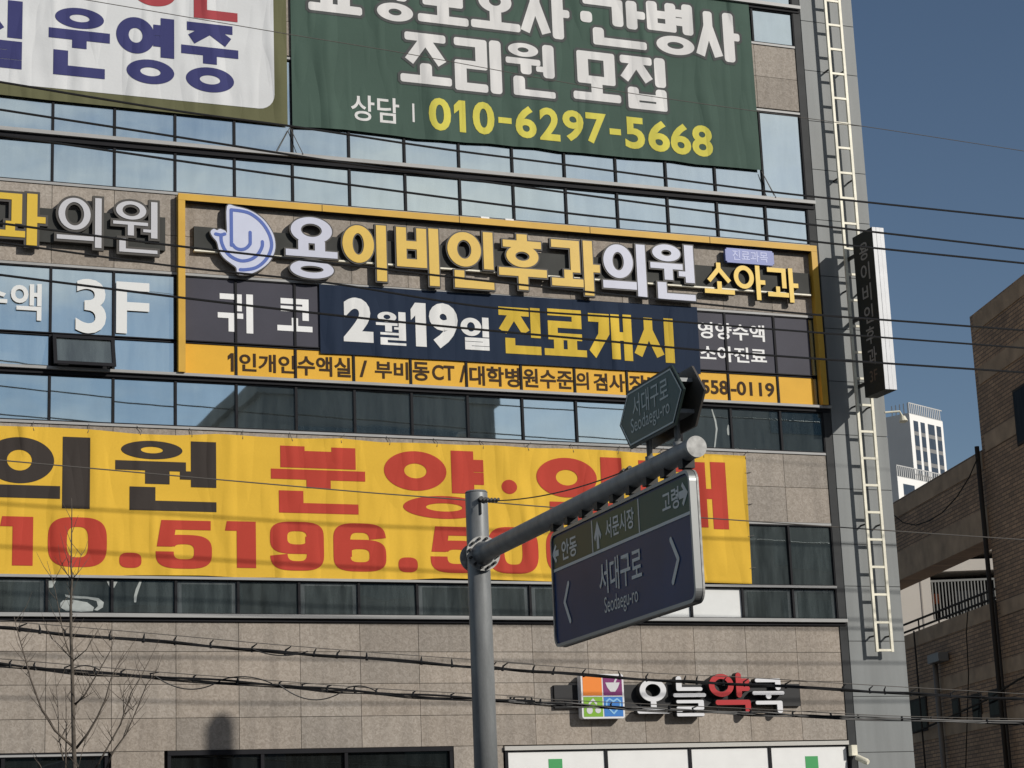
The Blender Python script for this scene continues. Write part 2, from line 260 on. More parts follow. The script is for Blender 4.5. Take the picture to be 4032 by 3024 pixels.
def hangul(ch, w, h, tv, th, st):
    k = ord(ch) - 0xAC00; L = CHO[k // 588]; V = JUN[k % 588 // 28]; T = JON[k % 28].strip()
    g = st.get('gap', .05) * h; gw = st.get('gap', .05) * w; R = []; r = lambda a, b, c, d: R.append(('r', a, b, c, d)); th0 = th
    if T and V in 'ㅘㅙㅚㅝㅞㅟㅗㅛㅜㅠㅡ': th *= st.get('squeeze', .8)
    fh = st.get('fh', .36) * h if T else 0
    tick = st.get('tick', .13) * w
    yb = fh + g * .9 if T else 0
    if T in 'ㄹㅂ' and T: fh = st.get('fh', .36) * h * 1.12; yb = fh + g * .8
    vert = {'ㅏ': 'R', 'ㅑ': 'RR', 'ㅓ': 'L', 'ㅕ': 'LL', 'ㅣ': '', 'ㅐ': 'A', 'ㅔ': 'E'}
    comp = {'ㅘ': ('ㅗ', 'R'), 'ㅚ': ('ㅗ', ''), 'ㅝ': ('ㅜ', 'L'), 'ㅟ': ('ㅜ', ''), 'ㅢ': ('ㅡ', '')}
    xr = w
    if V in vert:
        q = vert[V]
        if q in ('R', 'RR'):
            xs = w - tick - tv; r(xs, yb, xs + tv, h)
            ys = [.52] if q == 'R' else [.66, .36]
            for f in ys: yy = yb + (h - yb) * f; r(xs, yy - th / 2, w, yy + th / 2)
            xc = xs - gw
        elif q in ('L', 'LL'):
            xs = w - tv; r(xs, yb, w, h); xc = xs - tick
            for f in ([.55] if q == 'L' else [.68, .4]): yy = yb + (h - yb) * f; r(xs - tick - gw * .5, yy - th / 2, w, yy + th / 2)
        elif q == '': xs = w - tv; r(xs, yb, w, h); xc = xs - gw
        else:
            t2 = tv * .86; r(w - t2, yb, w, h); gp = tick * .62; x2 = w - 2 * t2 - gp; r(x2, yb + .02 * h, x2 + t2, h * .99)
            yy = yb + (h - yb) * .52; r(x2, yy - th / 2, w, yy + th / 2); xc = x2 - gw
        y0 = yb + .02 * h if T else st.get('cb', .22) * h
        y1 = h * .985
        cx1 = xc
        if L == 'ㅇ': y1 = h * .97
        R += cons(L, 0, y0, cx1, y1, tv, th, st.get('curve', False) and L in 'ㄱㅋ' and not T)
    elif V in comp:
        hv, q = comp[V]
        xs = w - tv - (tick if q == 'R' else 0); r(xs, yb * (.92 if T else 1), xs + tv, h); xc = xs - gw
        if q == 'R': yy = yb + (h - yb) * .5; r(xs, yy - th / 2, w, yy + th / 2)
        Hh = h - yb; c0 = yb + Hh * (.42 if hv == 'ㅜ' else .4)
        if hv == 'ㅗ':
            by = yb + Hh * (.14 if not T else .02); r(0, by, xc + gw * .6, by + th); r(xc * .42, by, xc * .42 + tv * .9, by + Hh * .3)
            R += cons(L, xc * .02, yb + Hh * .43 if L == 'ㅇ' else yb + Hh * .4, xc * .96, h * .98, tv, th)
        elif hv == 'ㅡ':
            by = yb + Hh * .13; r(0, by, xc + gw * .6, by + th); R += cons(L, xc * .04, yb + Hh * .33, xc * .96, h * .97, tv, th)
        else:
            by = yb + Hh * (.36 if not T else .30); r(0, by, xc, by + th * .95); r(xc * .42, yb + (0 if T else Hh * .02), xc * .42 + tv * .95, by + th * .5)
            if q == 'L': yy = yb + Hh * .12; r(xs - tick * 1.1, yy, xs + tv, yy + th * .85)
            R += cons(L, xc * .08, by + th * .95 + g * .6, xc * .95, h * .985, tv, th)
    else:
        Hh = h - yb
        if V in 'ㅗㅛ':
            r(0, yb, w, yb + th); ty = yb + Hh * .34
            for f in ([.5] if V == 'ㅗ' else [.34, .66]): r(w * f - tv / 2, yb, w * f + tv / 2, ty + th * .4)
            c0 = ty
        elif V in 'ㅜㅠ':
            by = yb + Hh * (.24 if not T else .2); r(0, by, w, by + th)
            for f in ([.5] if V == 'ㅜ' else [.34, .66]): r(w * f - tv / 2, yb, w * f + tv / 2, by + th / 2)
            c0 = by + th + g * .5
        else: r(0, yb + Hh * .05, w, yb + Hh * .05 + th); c0 = yb + Hh * .05 + th + g
        R += cons(L, w * .1, c0, w * .9, h, tv, th)
    if T:
        if V in vert or V in comp:
            x0 = w * .14; x1 = w
            if T == 'ㅇ': x0 = w * .18
        else: x0 = w * .08; x1 = w * .92
        R += cons(T, x0, 0, x1, fh, tv, th * (.85 if T in 'ㄹㅂㅁ' else 1))
    return R
def solid2d(prims, grow=0):
    """union of strokes -> (verts2d, tris)"""
    vs, fs = [], []
    def poly(p):
        b = len(vs); vs.extend(p); fs.append(list(range(b, b + len(p))))
    for p in prims:
        if p[0] == 'r':
            _, a, b, c, d = p; poly([(a - grow, b - grow), (c + grow, b - grow), (c + grow, d + grow), (a - grow, d + grow)])
        elif p[0] == 'e':
            _, cx, cy, rx, ry, tx, ty = p[:7]; n = 48; pw = p[7] if len(p) > 7 else 1.0
            tx = min(tx, rx * .64); ty = min(ty, ry * .64); ix, iy = max(rx - tx - grow, rx * .1), max(ry - ty - grow, ry * .1); ox, oy = rx + grow, ry + grow
            def e(a, X, Y):
                c_, s_ = math.cos(a), math.sin(a); return (cx + X * math.copysign(abs(c_) ** pw, c_), cy + Y * math.copysign(abs(s_) ** pw, s_))
            A0, A1 = (p[8], p[9]) if len(p) > 8 else (0, 2 * math.pi)
            for i in range(n):
                a0, a1 = A0 + (A1 - A0) * i / n, A0 + (A1 - A0) * (i + 1) / n
                poly([e(a0, ix, iy), e(a0, ox, oy), e(a1, ox, oy), e(a1, ix, iy)])
        elif p[0] == 'd':
            _, cx, cy, rx, ry = p[:5]; poly([(cx + (rx + grow) * math.cos(2 * math.pi * i / 24), cy + (ry + grow) * math.sin(2 * math.pi * i / 24)) for i in range(24)])
        elif p[0] == 'l':
            (ax, ay), (bx, by), t = p[1], p[2], p[3] / 2 + grow
            dx, dy = bx - ax, by - ay; l = math.hypot(dx, dy); ex, ey = dx / l * grow, dy / l * grow; nx, ny = -dy / l * t, dx / l * t; ax -= ex; ay -= ey; bx += ex; by += ey
            poly([(ax - nx, ay - ny), (bx - nx, by - ny), (bx + nx, by + ny), (ax + nx, ay + ny)])
        elif p[0] == 's':                      # stroke along a polyline
            pts, t = p[1], p[2] / 2 + grow
            for (ax, ay), (bx, by) in zip(pts, pts[1:]):
                dx, dy = bx - ax, by - ay; l = math.hypot(dx, dy) or 1; nx, ny = -dy / l * t, dx / l * t
                poly([(ax - nx, ay - ny), (bx - nx, by - ny), (bx + nx, by + ny), (ax + nx, ay + ny)])
            for (ax, ay) in pts: poly([(ax + t * math.cos(2 * math.pi * i / 14), ay + t * math.sin(2 * math.pi * i / 14)) for i in range(14)])
        else:
            pts = p[1]
            if grow:
                n = len(pts); ar = sum(pts[i][0] * pts[(i + 1) % n][1] - pts[(i + 1) % n][0] * pts[i][1] for i in range(n)); sg = 1 if ar > 0 else -1; out = []
                for i in range(n):
                    a, b, c = pts[i - 1], pts[i], pts[(i + 1) % n]
                    e1 = Vector((b[0] - a[0], b[1] - a[1])).normalized(); e2 = Vector((c[0] - b[0], c[1] - b[1])).normalized()
                    n1 = Vector((e1.y, -e1.x)) * sg; n2 = Vector((e2.y, -e2.x)) * sg; q = n1 + n2; q = q / max(q.length_squared, .4) * 2 * grow if q.length > 1e-6 else n1 * grow
                    out.append((b[0] + q.x, b[1] + q.y))
                pts = out
            poly(pts)
    fs = [f if sum(vs[f[i - 1]][0] * vs[f[i]][1] - vs[f[i]][0] * vs[f[i - 1]][1] for i in range(len(f))) > 0 else f[::-1] for f in fs]
    r = delaunay_2d_cdt([Vector(v) for v in vs], [], fs, 1, 1e-5)
    return [tuple(v) for v in r[0]], [tuple(f) for f, o in zip(r[2], r[5]) if o]
def raise2d(V2, F2, pl, u0, v0, d1, d0=None):
    """flat sheet at d1, or a solid from d0 to d1"""
    mb = MB(); V = [pl.P(u0 + x, v0 + y, d1) for x, y in V2]; FC = []
    for f in F2:
        ar = sum(V2[f[i]][0] * V2[f[(i + 1) % len(f)]][1] - V2[f[(i + 1) % len(f)]][0] * V2[f[i]][1] for i in range(len(f)))
        FC.append(f if ar > 0 else f[::-1])
    if d0 is None: return V, FC
    n = len(V2); edges = {}
    for f in FC:
        for i in range(len(f)): edges[(f[i], f[(i + 1) % len(f)])] = 1
    V = V + [pl.P(u0 + x, v0 + y, d0) for x, y in V2]
    side = [(a + n, b + n, b, a) for (a, b) in edges if (b, a) not in edges]
    return V, FC + side
DEF = dict(gap=.05, cb=.22, fh=.36, tick=.13)
def gprims(ch, b, tv, th, st):
    P = hangul(ch, b[2] - b[0], b[3] - b[1], tv, th, st)
    if not st.get('round'): return P
    out = []
    for p in P:
        if p[0] == 'r':
            _, x0, y0, x1, y1 = p; w, h = x1 - x0, y1 - y0; t = min(w, h); r = t * st['round'] / 2
            out += [('r', x0 + r, y0, x1 - r, y1), ('r', x0, y0 + r, x1, y1 - r)] + [('d', x, y, r, r) for x in (x0 + r, x1 - r) for y in (y0 + r, y1 - r)]
        elif p[0] == 'l' and st['round'] > .8: out.append(('s', [p[1], p[2]], p[3]))
        else: out.append(p)
    return out
def one(b, tv, th):
    w, h = b[2] - b[0], b[3] - b[1]
    return [('r', w - tv, 0, w, h), ('p', [(0, h - th * 1.9), (w - tv * .9, h - th * 1.25), (w - tv * .9, h), (w - tv, h), (0, h - th * .75)])]
def text2d(s, off=0.0):
    c = bpy.data.curves.new('t', 'FONT'); c.body = s; c.offset = off; c.resolution_u = 4
    o = bpy.data.objects.new('t', c); COL.objects.link(o)
    dg = bpy.context.evaluated_depsgraph_get(); me = o.evaluated_get(dg).to_mesh()
    V = [(v.co.x, v.co.y) for v in me.vertices]; FC = [tuple(p.vertices) for p in me.polygons]
    bpy.data.objects.remove(o); bpy.data.curves.remove(c)
    return V, FC
def fit(V, b, w=None):
    xs = [v[0] for v in V]; ys = [v[1] for v in V]; x0, x1, y0, y1 = min(xs), max(xs), min(ys), max(ys)
    return [((x - x0) / (x1 - x0) * (b[2] - b[0]), (y - y0) / (y1 - y0) * (b[3] - b[1])) for x, y in V]
def lettering(items, pl, d, mt, parent, name='lettering', d0=None, label=None):
    """items: (text, box, kind) kind = offset for font text, or (tv, th, style[, grow]) for drawn hangul"""
    o = None
    for n_, (s, b, k) in enumerate(items):
        if s == '1' and isinstance(k, tuple): V2, F2 = solid2d(one(b, k[0], k[1]))
        elif isinstance(k, tuple):
            V2, F2 = solid2d(gprims(s, b, k[0], k[1], k[2]), k[3] if len(k) > 3 else 0)
        else:
            V2, F2 = text2d(s, k); V2 = fit(V2, b)
        V, FC = raise2d(V2, F2, pl, b[0], b[1], d + .0008 * (n_ % 3), d0); o = mk(name, V, FC, mt, parent, label=label)
    return o
def digit(ch, w, h, tx, ty):
    d = math.radians; pw = .62
    if ch == '0': return [('e', w / 2, h / 2, w / 2, h / 2, tx, ty, pw)]
    if ch == '1': return [('r', w - tx, 0, w, h), ('p', [(0, h - ty * 1.05), (w - tx * .9, h - ty * 1.05), (w - tx * .9, h), (w * .06, h)])]
    if ch == '.': return [('e', w / 2, h / 2, w / 2, h / 2, w * .42, h * .42, .7), ('r', w * .2, h * .2, w * .8, h * .8)]
    if ch == '5':
        return [('r', w * .1, h - ty, w * .98, h), ('p', [(w * .02, h * .45), (w * .30, h * .45), (w * .38, h), (w * .1, h)]),
                ('e', w / 2, h * .35, w / 2, h * .35, tx, ty, pw, d(150), d(-180))]
    if ch in '69':
        P = [('e', w / 2, h * .33, w / 2, h * .33, tx, ty, pw), ('r', 0, h * .3, tx, h * .66), ('e', w / 2, h * .62, w / 2, h * .38, tx, ty, pw, d(5), d(180))]
        if ch == '6': return P
        out = []
        for p in P:
            if p[0] == 'r': out.append(('r', w - p[3], h - p[4], w - p[1], h - p[2]))
            elif len(p) > 8: out.append(('e', w - p[1], h - p[2], *p[3:8], p[8] + math.pi, p[9] + math.pi))
            else: out.append(('e', w - p[1], h - p[2], *p[3:]))
        return out
def drawn(prims, b, pl, d, d0=None, grow=0):
    V2, F2 = solid2d(prims, grow); return raise2d(V2, F2, pl, b[0], b[1], d, d0)

# ================================================================== ground
PW = mat('paving', (.30, .29, .28), .85, var=.15, vs=1.2, bump=.003, bs=40); ASPH = mat('asphalt', (.05, .05, .052), .9, var=.2, vs=.8, bump=.004, bs=60); LINEM = mat('road_paint', (.7, .7, .68), .6, var=.1); KERB = mat('kerb_stone', (.33, .32, .31), .8, var=.1)
tag(MB().quad((-900, -400, -.15), (900, -400, -.15), (900, 1500, -.15), (-900, 1500, -.15)).build('ground', PW), kind='structure')
tag(MB().quad((-300, -29, -.146), (300, -29, -.146), (300, -6, -.146), (-300, -6, -.146)).build('road', ASPH), kind='structure')
mb = MB()
for x in range(-60, 90, 6): mb.quad((x, -17.6, -.142), (x + 3, -17.6, -.142), (x + 3, -17.45, -.142), (x, -17.45, -.142))
tag(mb.build('road_marking', LINEM), kind='structure')
mb = MB(); mb.bbox(-60, -6, -.15, 90, -.02, 0); mb.bbox(-60, -40, -.15, 90, -29, 0); tag(mb.build('pavement', PW), kind='structure')
mb = MB(); mb.bbox(-60, -6.2, -.15, 90, -6, .012); mb.bbox(-60, -29, -.15, 90, -28.8, .012); tag(mb.build('kerb', KERB), kind='structure')

# ================================================================== main building
XL, XR = -4.4, 15.27
bld = root('office_building', 'grey granite and glass office building hung with banners and clinic signs', 'building', (5, 0, 0))
MB().bbox(XL, .115, 0, 15.5, .119, 27).build('backing', BACK, bld)
MB().bbox(XL, .12, 0, 16.65, 16, 27).build('side_wall', mat('side_cladding', (.50, .485, .46), .7, var=.06, vs=.4), bld)
col = lambda i: 1.1 * i
# stone: each slab a real slab with its own tone and an open joint
def stones(v0, v1, rows, u0=XL, u1=XR, name='stone_wall', skip=None):
    mb = MB(); tint = []
    zs = rows
    for za, zb in zip(zs, zs[1:]):
        i0 = int(round(u0 / 1.1)); us = [u0] + [col(i) for i in range(i0, 15) if u0 + .1 < col(i) < u1 - .1] + [u1]
        for a, b in zip(us, us[1:]):
            if skip and skip((a + b) / 2, (za + zb) / 2): continue
            e = random.uniform(.84, 1.06)
            if random.random() < .14: e *= .86
            w_ = random.uniform(-.015, .015)
            mb.box(FAC, a + .0045, za + .0045, b - .0045, zb - .0045, -.06, random.uniform(-.0012, .0012)); tint += [(e + w_, e, e - w_)] * 6
    o = mb.build(name, STONE, bld)
    at = o.data.color_attributes.new('tint', 'FLOAT_COLOR', 'CORNER')
    for p in o.data.polygons:
        for li in p.loop_indices: at.data[li].color = (*tint[p.index], 1)
    return o
stones(0, 0, [3.83, 4.38, 4.95, 5.51, 6.02])
stones(0, 0, [8.05, 8.75, 9.41]); stones(0, 0, [12.3, 12.98, 13.75]); stones(0, 0, [16.69, 17.38, 18.07]); stones(0, 0, [21.0, 21.7, 22.4]); stones(0, 0, [25.3, 26.2, 27])
stones(0, 0, [0, .9, 1.8, 2.7, 3.83], u0=7.2, u1=8.15); stones(0, 0, [0, .9, 1.8, 2.7, 3.83], u0=XL, u1=-4.0)
stones(0, 0, [2.6, 3.83], u0=1.1, u1=2.0); stones(0, 0, [0, .9, 1.8, 2.6], u0=1.1, u1=2.0)
# trims (sills): light lip over a dark band
mb_s, mb_d = MB(), MB()
for za, zb, zd in ((14.66, 14.73, 14.56), (10.37, 10.42, 10.30), (6.085, 6.15, 6.025), (18.95, 19.02, 18.88), (23.2, 23.27, 23.1)):
    mb_s.box(FAC, XL, za, 15.42, zb, -.05, .11); mb_d.box(FAC, XL, zd, 15.42, za - .002, -.05, .045)
mb_s.box(FAC, XL, 6.755, XR - .01, 6.80, -.05, .06)
for z in (12.245, 16.61, 9.42, 8.0, 13.752, 18.08): mb_s.box(FAC, XL, z, XR - .01, z + .045, -.05, .022)
mb_s.build('sill', SILL, bld); mb_d.build('trim_band', FRAME, bld)
# glass rows with their frames
ROWS = [(14.735, 16.605, 0), (13.80, 14.555, 0), (11.035, 12.24, 0), (10.425, 11.01, 0), (9.47, 10.295, 1), (6.805, 7.995, 2), (6.155, 6.75, 2), (18.13, 18.875, 0), (19.03, 20.95, 0), (23.3, 25.25, 0)]
for z0, z1, kind in ROWS:
    fm = MB()
    for i in range(-1, 15):
        u = col(i) if i < 14 else XR
        fm.box(FAC, u - .022, z0, u + .022, z1, -.07, .012)
    fm.box(FAC, XL, z0, XR, z0 + .018, -.07, .008); fm.box(FAC, XL, z1 - .018, XR, z1, -.07, .008)
    fm.build('window_frame', FRAME, bld)
    hid = z0 > 18.9
    for i in range(-2, 14):
        if hid and i != -2: continue
        u0 = XL if i == -2 else col(i) + .02; u1 = col(i + 1) - .02 if i < 13 else XR - .02
        if hid: u1 = XR - .02
        if i == 0 and abs(z0 - 10.425) < .01: continue
        t = random.gauss(0, .0012) * (z1 - z0); s_ = random.gauss(0, .0014)
        if kind == 1: t = random.gauss(0, .0008)
        mt = GLASS2 if kind == 1 else GLASS
        if kind == 2: mt = GFILM if random.random() < .7 else GDARK
        if kind == 2 and z0 > 6.5: mt = GDARK
        if kind == 2 and z0 < 6.5 and i in (10, 11): mt = GWHITE
        if kind == 2 and z0 < 6.5 and i in (0, 1): mt = GDARK
        g = MB(); g.quad(FAC.P(u0, z0, -.03 - t), FAC.P(u1, z0, -.03 - t + s_), FAC.P(u1, z1, -.03 + t + s_), FAC.P(u0, z1, -.03 + t))
        g = g.build('window_pane', mt, bld)
        if kind == 2 and z0 < 6.5 and mt is GFILM: MB().quad(FAC.P(u0 + .09, z0 + .02, -.026), FAC.P(u1 - .09, z0 + .02, -.026), FAC.P(u1 - .09, z1 - .07, -.026), FAC.P(u0 + .09, z1 - .07, -.026)).build('inner_film', GDARK, g)
REFL = mat('painted_reflection', (.36, .39, .38), .6, var=.15, vs=8)  # pale flat shapes that paint reflections onto the window glass
def reflection_shape(c, P, d=-.026):
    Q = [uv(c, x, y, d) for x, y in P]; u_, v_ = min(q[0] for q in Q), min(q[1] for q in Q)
    V2, F2 = solid2d([('p', [(q[0] - u_, q[1] - v_) for q in Q])]); V, FC = raise2d(V2, F2, FAC, u_, v_, d); mk('painted_reflection', V, FC, REFL, bld)
reflection_shape('I', [(515, 283), (560, 292), (690, 300), (780, 312), (822, 345), (815, 385), (770, 412), (745, 405), (775, 375), (765, 335), (700, 318), (560, 312), (520, 300)])
reflection_shape('I', [(478, 350), (500, 330), (580, 325), (690, 345), (745, 385), (735, 415), (640, 420), (520, 410), (478, 385)])
reflection_shape('I', [(385, 168), (448, 168), (430, 200), (415, 228), (386, 230)]); reflection_shape('I', [(842, 172), (872, 175), (870, 230)]); reflection_shape('I', [(893, 180), (930, 182), (905, 228), (893, 232)])
reflection_shape('I', [(1108, 170), (1124, 172), (1105, 230), (1085, 290), (1078, 345), (1062, 345), (1060, 300), (1075, 240)])
reflection_shape('Q', [(1492, 690), (1506, 690), (1560, 850), (1578, 960), (1548, 1200), (1532, 1200), (1555, 960), (1540, 860)]); reflection_shape('Q', [(1700, 960), (1712, 905), (1726, 905), (1738, 960), (1738, 1010), (1724, 1045), (1706, 1030)])
# the top-hung window standing open
ow = MB(); a = .20; z0, z1 = 10.43, 11.0
def OP(u, v, d): k = (z1 - v) / (z1 - z0); return Vector((u, -.03 - d - a * k, v))
for (ua, va, ub, vb) in ((.03, z0, 1.1, z0 + .06), (.03, z1 - .06, 1.1, z1), (.03, z0 + .06, .09, z1 - .06), (1.04, z0 + .06, 1.1, z1 - .06)):
    V = [OP(u, v, d) for d in (0, .05) for (u, v) in ((ua, va), (ub, va), (ub, vb), (ua, vb))]
    ow.add(V, [(3, 2, 1, 0), (4, 5, 6, 7), (0, 1, 5, 4), (1, 2, 6, 5), (2, 3, 7, 6), (3, 0, 4, 7)])
ow.bbox(.10, -.27, 10.415, .28, -.22, 10.44); ow.bbox(.95, -.26, 10.41, .99, -.2, 10.46)
wo_ = ow.build('open_window', FRAME, bld, label='dark top-hung window pushed open')
MB().quad(OP(.09, z0 + .06, .02), OP(1.04, z0 + .06, .02), OP(1.04, z1 - .06, .02), OP(.09, z1 - .06, .02)).build('window_pane', GDARK, wo_)
MB().bbox(.02, .09, 10.42, 1.1, .1, 11.01).build('opening', FRAME, wo_)
# dark corner strip and grey panelled pillar
MB().bbox(XR + .002, -.02, 0, 15.44, .3, 27).build('corner_trim', TRIM, bld)
pb = MB(); pj = MB(); zz = [0, 1.4, 2.5, 3.58, 4.65, 5.725, 6.805, 7.64, 8.75, 9.85, 10.95, 12.05, 13.15, 14.35, 15.44, 16.5, 17.62, 18.73, 19.85, 20.95, 22.1, 23.2, 24.3, 25.6, 27]
for za, zb in zip(zz, zz[1:]): pb.bbox(15.45, -.03, za + .008, 16.71, .6, zb - .008)
pj.bbox(15.46, -.018, 0, 16.7, .58, 27)
pb.build('corner_pillar', PILLAR, bld); pj.build('pillar_joint', JOINT, bld)
# ground-floor shop fronts
sg = MB(); SHOPG = glass_mat('shop_glass', .12, (.8, .85, .9), (.012, .014, .014))
def front(u0, u1, bars, light_top):
    f = MB(); f.box(FAC, u0, 3.75, u1, 3.825, -.1, .03)
    for u in [u0 + .03] + bars + [u1 - .03]: f.box(FAC, u - .03, 0, u + .03, 3.75, -.1, .02)
    f.box(FAC, u0, 2.5, u1, 2.56, -.1, .015)
    f.build('shop_frame', FRAME, bld)
    e = [u0 + .06] + [x for b in bars for x in (b - .03, b + .03)] + [u1 - .06]
    for a_, b_ in zip(e[::2], e[1::2]):
        g = MB(); g.quad(FAC.P(a_, 0.02, -.05), FAC.P(b_, 0.02, -.05), FAC.P(b_, 3.75, -.05), FAC.P(a_, 3.75, -.05)); g.build('shop_window', SHOPG, bld)
    if light_top: MB().box(FAC, u0, 3.765, u1 - .02, 3.80, .031, .05).build('frame_trim', SILL, bld)
front(2.05, 7.18, [2.95 + .75, 5.2], False); front(-4.0, 1.05, [-2.3, -.68], True)
SWH = mat('white_sign_panel', (.80, .80, .79), .35, var=.03); GRN = mat('sign_green', (.06, .33, .11), .4)
f = MB(); f.box(FAC, 8.16, 0, 15.27, 3.72, -.1, -.03)
for u in (8.2, 10.16, 11.87, 13.55, 15.25): f.box(FAC, u - .03, 0, u + .03, 3.77, -.03, .03)
f.box(FAC, 8.16, 3.705, 15.27, 3.735, -.03, .022); f.build('shop_frame', FRAME, bld)
MB().box(FAC, 8.16, 3.735, 15.26, 3.81, -.06, .06).build('frame_trim', mat('bright_trim', (.72, .70, .66), .25, .5), bld)
for i, (a_, b_) in enumerate(((8.23, 10.13), (10.19, 11.84), (11.9, 13.52), (13.58, 15.22))):
    p = MB().box(FAC, a_, 2.7, b_, 3.705, -.03, .005).build('shop_panel', SWH, bld)
    if i in (0, 3):
        q = box_of('K', 355, 1412, 475, 1600) if i == 0 else box_of('L', 488, 1575, 578, 1720)
        MB().box(FAC, q[0], q[3] - .85, q[2], q[3], .005, .009).box(FAC, q[0] - .28, q[3] - .56, q[2] + .28, q[3] - .30, .0055, .0085).build('green_cross', GRN, p)
    g = MB().quad(FAC.P(a_, .02, -.02), FAC.P(b_, .02, -.02), FAC.P(b_, 2.69, -.02), FAC.P(a_, 2.69, -.02)).build('shop_window', SHOPG, bld)

# ================================================================== clinic sign
DL = .17
sgn = root('clinic_sign', 'channel-letter clinic sign in yellow and white with a whale emblem, inside the gold frame', 'sign', (8, 0, 12.9))
rz = lambda: None
MB().box(FAC, 2.52, 12.72, 15.15, 13.16, 0.001, .085).build('rail', RAIL, sgn)
MB().box(FAC, 2.52, 12.685, 15.15, 12.715, .02, .11).build('rail_lip', CREAM, sgn)
ST1 = dict(gap=.055, cb=.30, fh=.30, tick=.14, squeeze=.8)
BIG = [('용', 'D', 1768, 237, 2108, 635, 0), ('이', 'E', 264, 142, 603, 568, 1), ('비', 'E', 657, 167, 983, 603, 1), ('인', 'E', 1027, 192, 1378, 628, 1), ('후', 'E', 1397, 217, 1763, 638, 1),
       ('과', 'E', 1780, 257, 2150, 673, 1), ('의', 'F', 264, 242, 550, 585, 0), ('원', 'F', 564, 247, 850, 608, 0)]
for ch, c, x0, y0, x1, y1, yel in BIG:
    b = box_of(c, x0, y0, x1, y1, DL); e = .028; b = (b[0] + e, b[1] + e, b[2] - e, b[3] - e)
    p = gprims(ch, b, .195, .155, ST1)
    V, FC = drawn(p, b, FAC, DL - .008, .085, e); L_ = mk('letter', V, FC, LDARK, sgn, label='%s channel letter' % ('yellow' if yel else 'white'))
    V, FC = drawn(p, b, FAC, DL + .004, DL - .006); mk('letter_face', V, FC, LYEL if yel else LWHT, L_)
for ch, x0, y0, x1, y1 in (('소', 905, 370, 1090, 563), ('아', 1092, 385, 1285, 598), ('과', 1300, 402, 1490, 614)):
    b = box_of('F', x0, y0, x1, y1, DL); p = gprims(ch, b, .098, .092, dict(gap=.06, cb=.3, tick=.16))
    V, FC = drawn(p, b, FAC, DL - .012, .085, .004); L_ = mk('letter', V, FC, LDARK, sgn, label='small yellow channel letter'); V, FC = drawn(p, b, FAC, DL, DL - .012); mk('letter_face', V, FC, LYEL2, L_)
b = box_of('F', 1038, 288, 1338, 378, DL); pr = [('r', .03, 0, b[2] - b[0] - .03, b[3] - b[1]), ('r', 0, .03, b[2] - b[0], b[3] - b[1] - .03)]
V, FC = drawn(pr, b, FAC, DL, .09); pl_ = mk('sign_plate', V, FC, PLATE, sgn)
lettering([('진료과목', box_of('F', 1080, 298, 1300, 362, DL), .012)], FAC, DL + .003, mat('plate_letters', (.42, .46, .72), .4), pl_)
# whale emblem: white board with blue outline
def em(*pts): return [uv('D', x, y, DL) for x, y in pts]
sil = em((1412, 178), (1470, 180), (1560, 205), (1640, 260), (1695, 340), (1713, 410), (1705, 470), (1670, 530), (1610, 575), (1545, 600), (1480, 598), (1470, 560), (1440, 535), (1395, 500), (1365, 455), (1350, 400), (1322, 365), (1310, 335), (1330, 318), (1350, 326), (1370, 318), (1402, 330), (1412, 335))
def smooth0(P, k=4):
    out = []; n = len(P)
    for i in range(n):
        p0, p1, p2, p3 = P[i - 1], P[i], P[(i + 1) % n], P[(i + 2) % n]
        for j in range(k): t = j / k; out.append(tuple(.5 * (2 * p1[a] + (p2[a] - p0[a]) * t + (2 * p0[a] - 5 * p1[a] + 4 * p2[a] - p3[a]) * t * t + (3 * p1[a] - p0[a] - 3 * p2[a] + p3[a]) * t ** 3) for a in (0, 1)))
    return out
sil = smooth0(sil)
b0 = (min(q[0] for q in sil), min(q[1] for q in sil)); lo_ = lambda P: [(q[0] - b0[0], q[1] - b0[1]) for q in P]
V, FC = drawn([('p', lo_(sil))], (*b0, 0, 0), FAC, DL - .004, .085, .02); wh = mk('emblem', V, FC, LDARK, sgn, label='white whale emblem board')
V, FC = drawn([('p', lo_(sil))], (*b0, 0, 0), FAC, DL + .002, DL - .003); mk('emblem_face', V, FC, mat('emblem_white', (.55, .58, .72), .4, var=.03), wh)
def arc(cx, cy, rx, ry, a0, a1, n=16): return [(cx + rx * math.cos(math.radians(a0 + (a1 - a0) * i / n)), cy + ry * math.sin(math.radians(a0 + (a1 - a0) * i / n))) for i in range(n + 1)]
def smooth(P, closed=False, k=5):
    out = []; n = len(P)
    for i in range(n if closed else n - 1):
        p0, p1, p2, p3 = (P[(i - 1) % n], P[i], P[(i + 1) % n], P[(i + 2) % n]) if closed else (P[max(i - 1, 0)], P[i], P[i + 1], P[min(i + 2, n - 1)])
        for j in range(k):
            t = j / k; out.append(tuple(.5 * (2 * p1[a] + (p2[a] - p0[a]) * t + (2 * p0[a] - 5 * p1[a] + 4 * p2[a] - p3[a]) * t * t + (3 * p1[a] - p0[a] - 3 * p2[a] + p3[a]) * t ** 3) for a in (0, 1)))
    return out if closed else out + [P[-1]]
S1 = em((1440, 420), (1438, 200), (1500, 207), (1560, 225), (1625, 275), (1672, 345), (1690, 415), (1675, 475), (1640, 525), (1590, 560), (1530, 572), (1495, 572))
S2 = em((1440, 420), *arc(1500, 385, 60, 62, 150, 20), (1556, 340)); S3 = em((1342, 350), (1375, 357), (1398, 350)); S4 = em((1375, 357), (1378, 400), (1400, 450), (1440, 492), (1500, 517), (1560, 508), (1605, 475), (1630, 430), (1632, 398))
S1 = S1[:1] + smooth(S1[1:]); S2 = smooth(S2, k=2); S4 = smooth(S4)
V, FC = drawn([('s', lo_(q), .062) for q in (S1, S2, S3, S4)], (*b0, 0, 0), FAC, DL + .006, DL); mk('emblem_line', V, FC, LBLUE, wh)

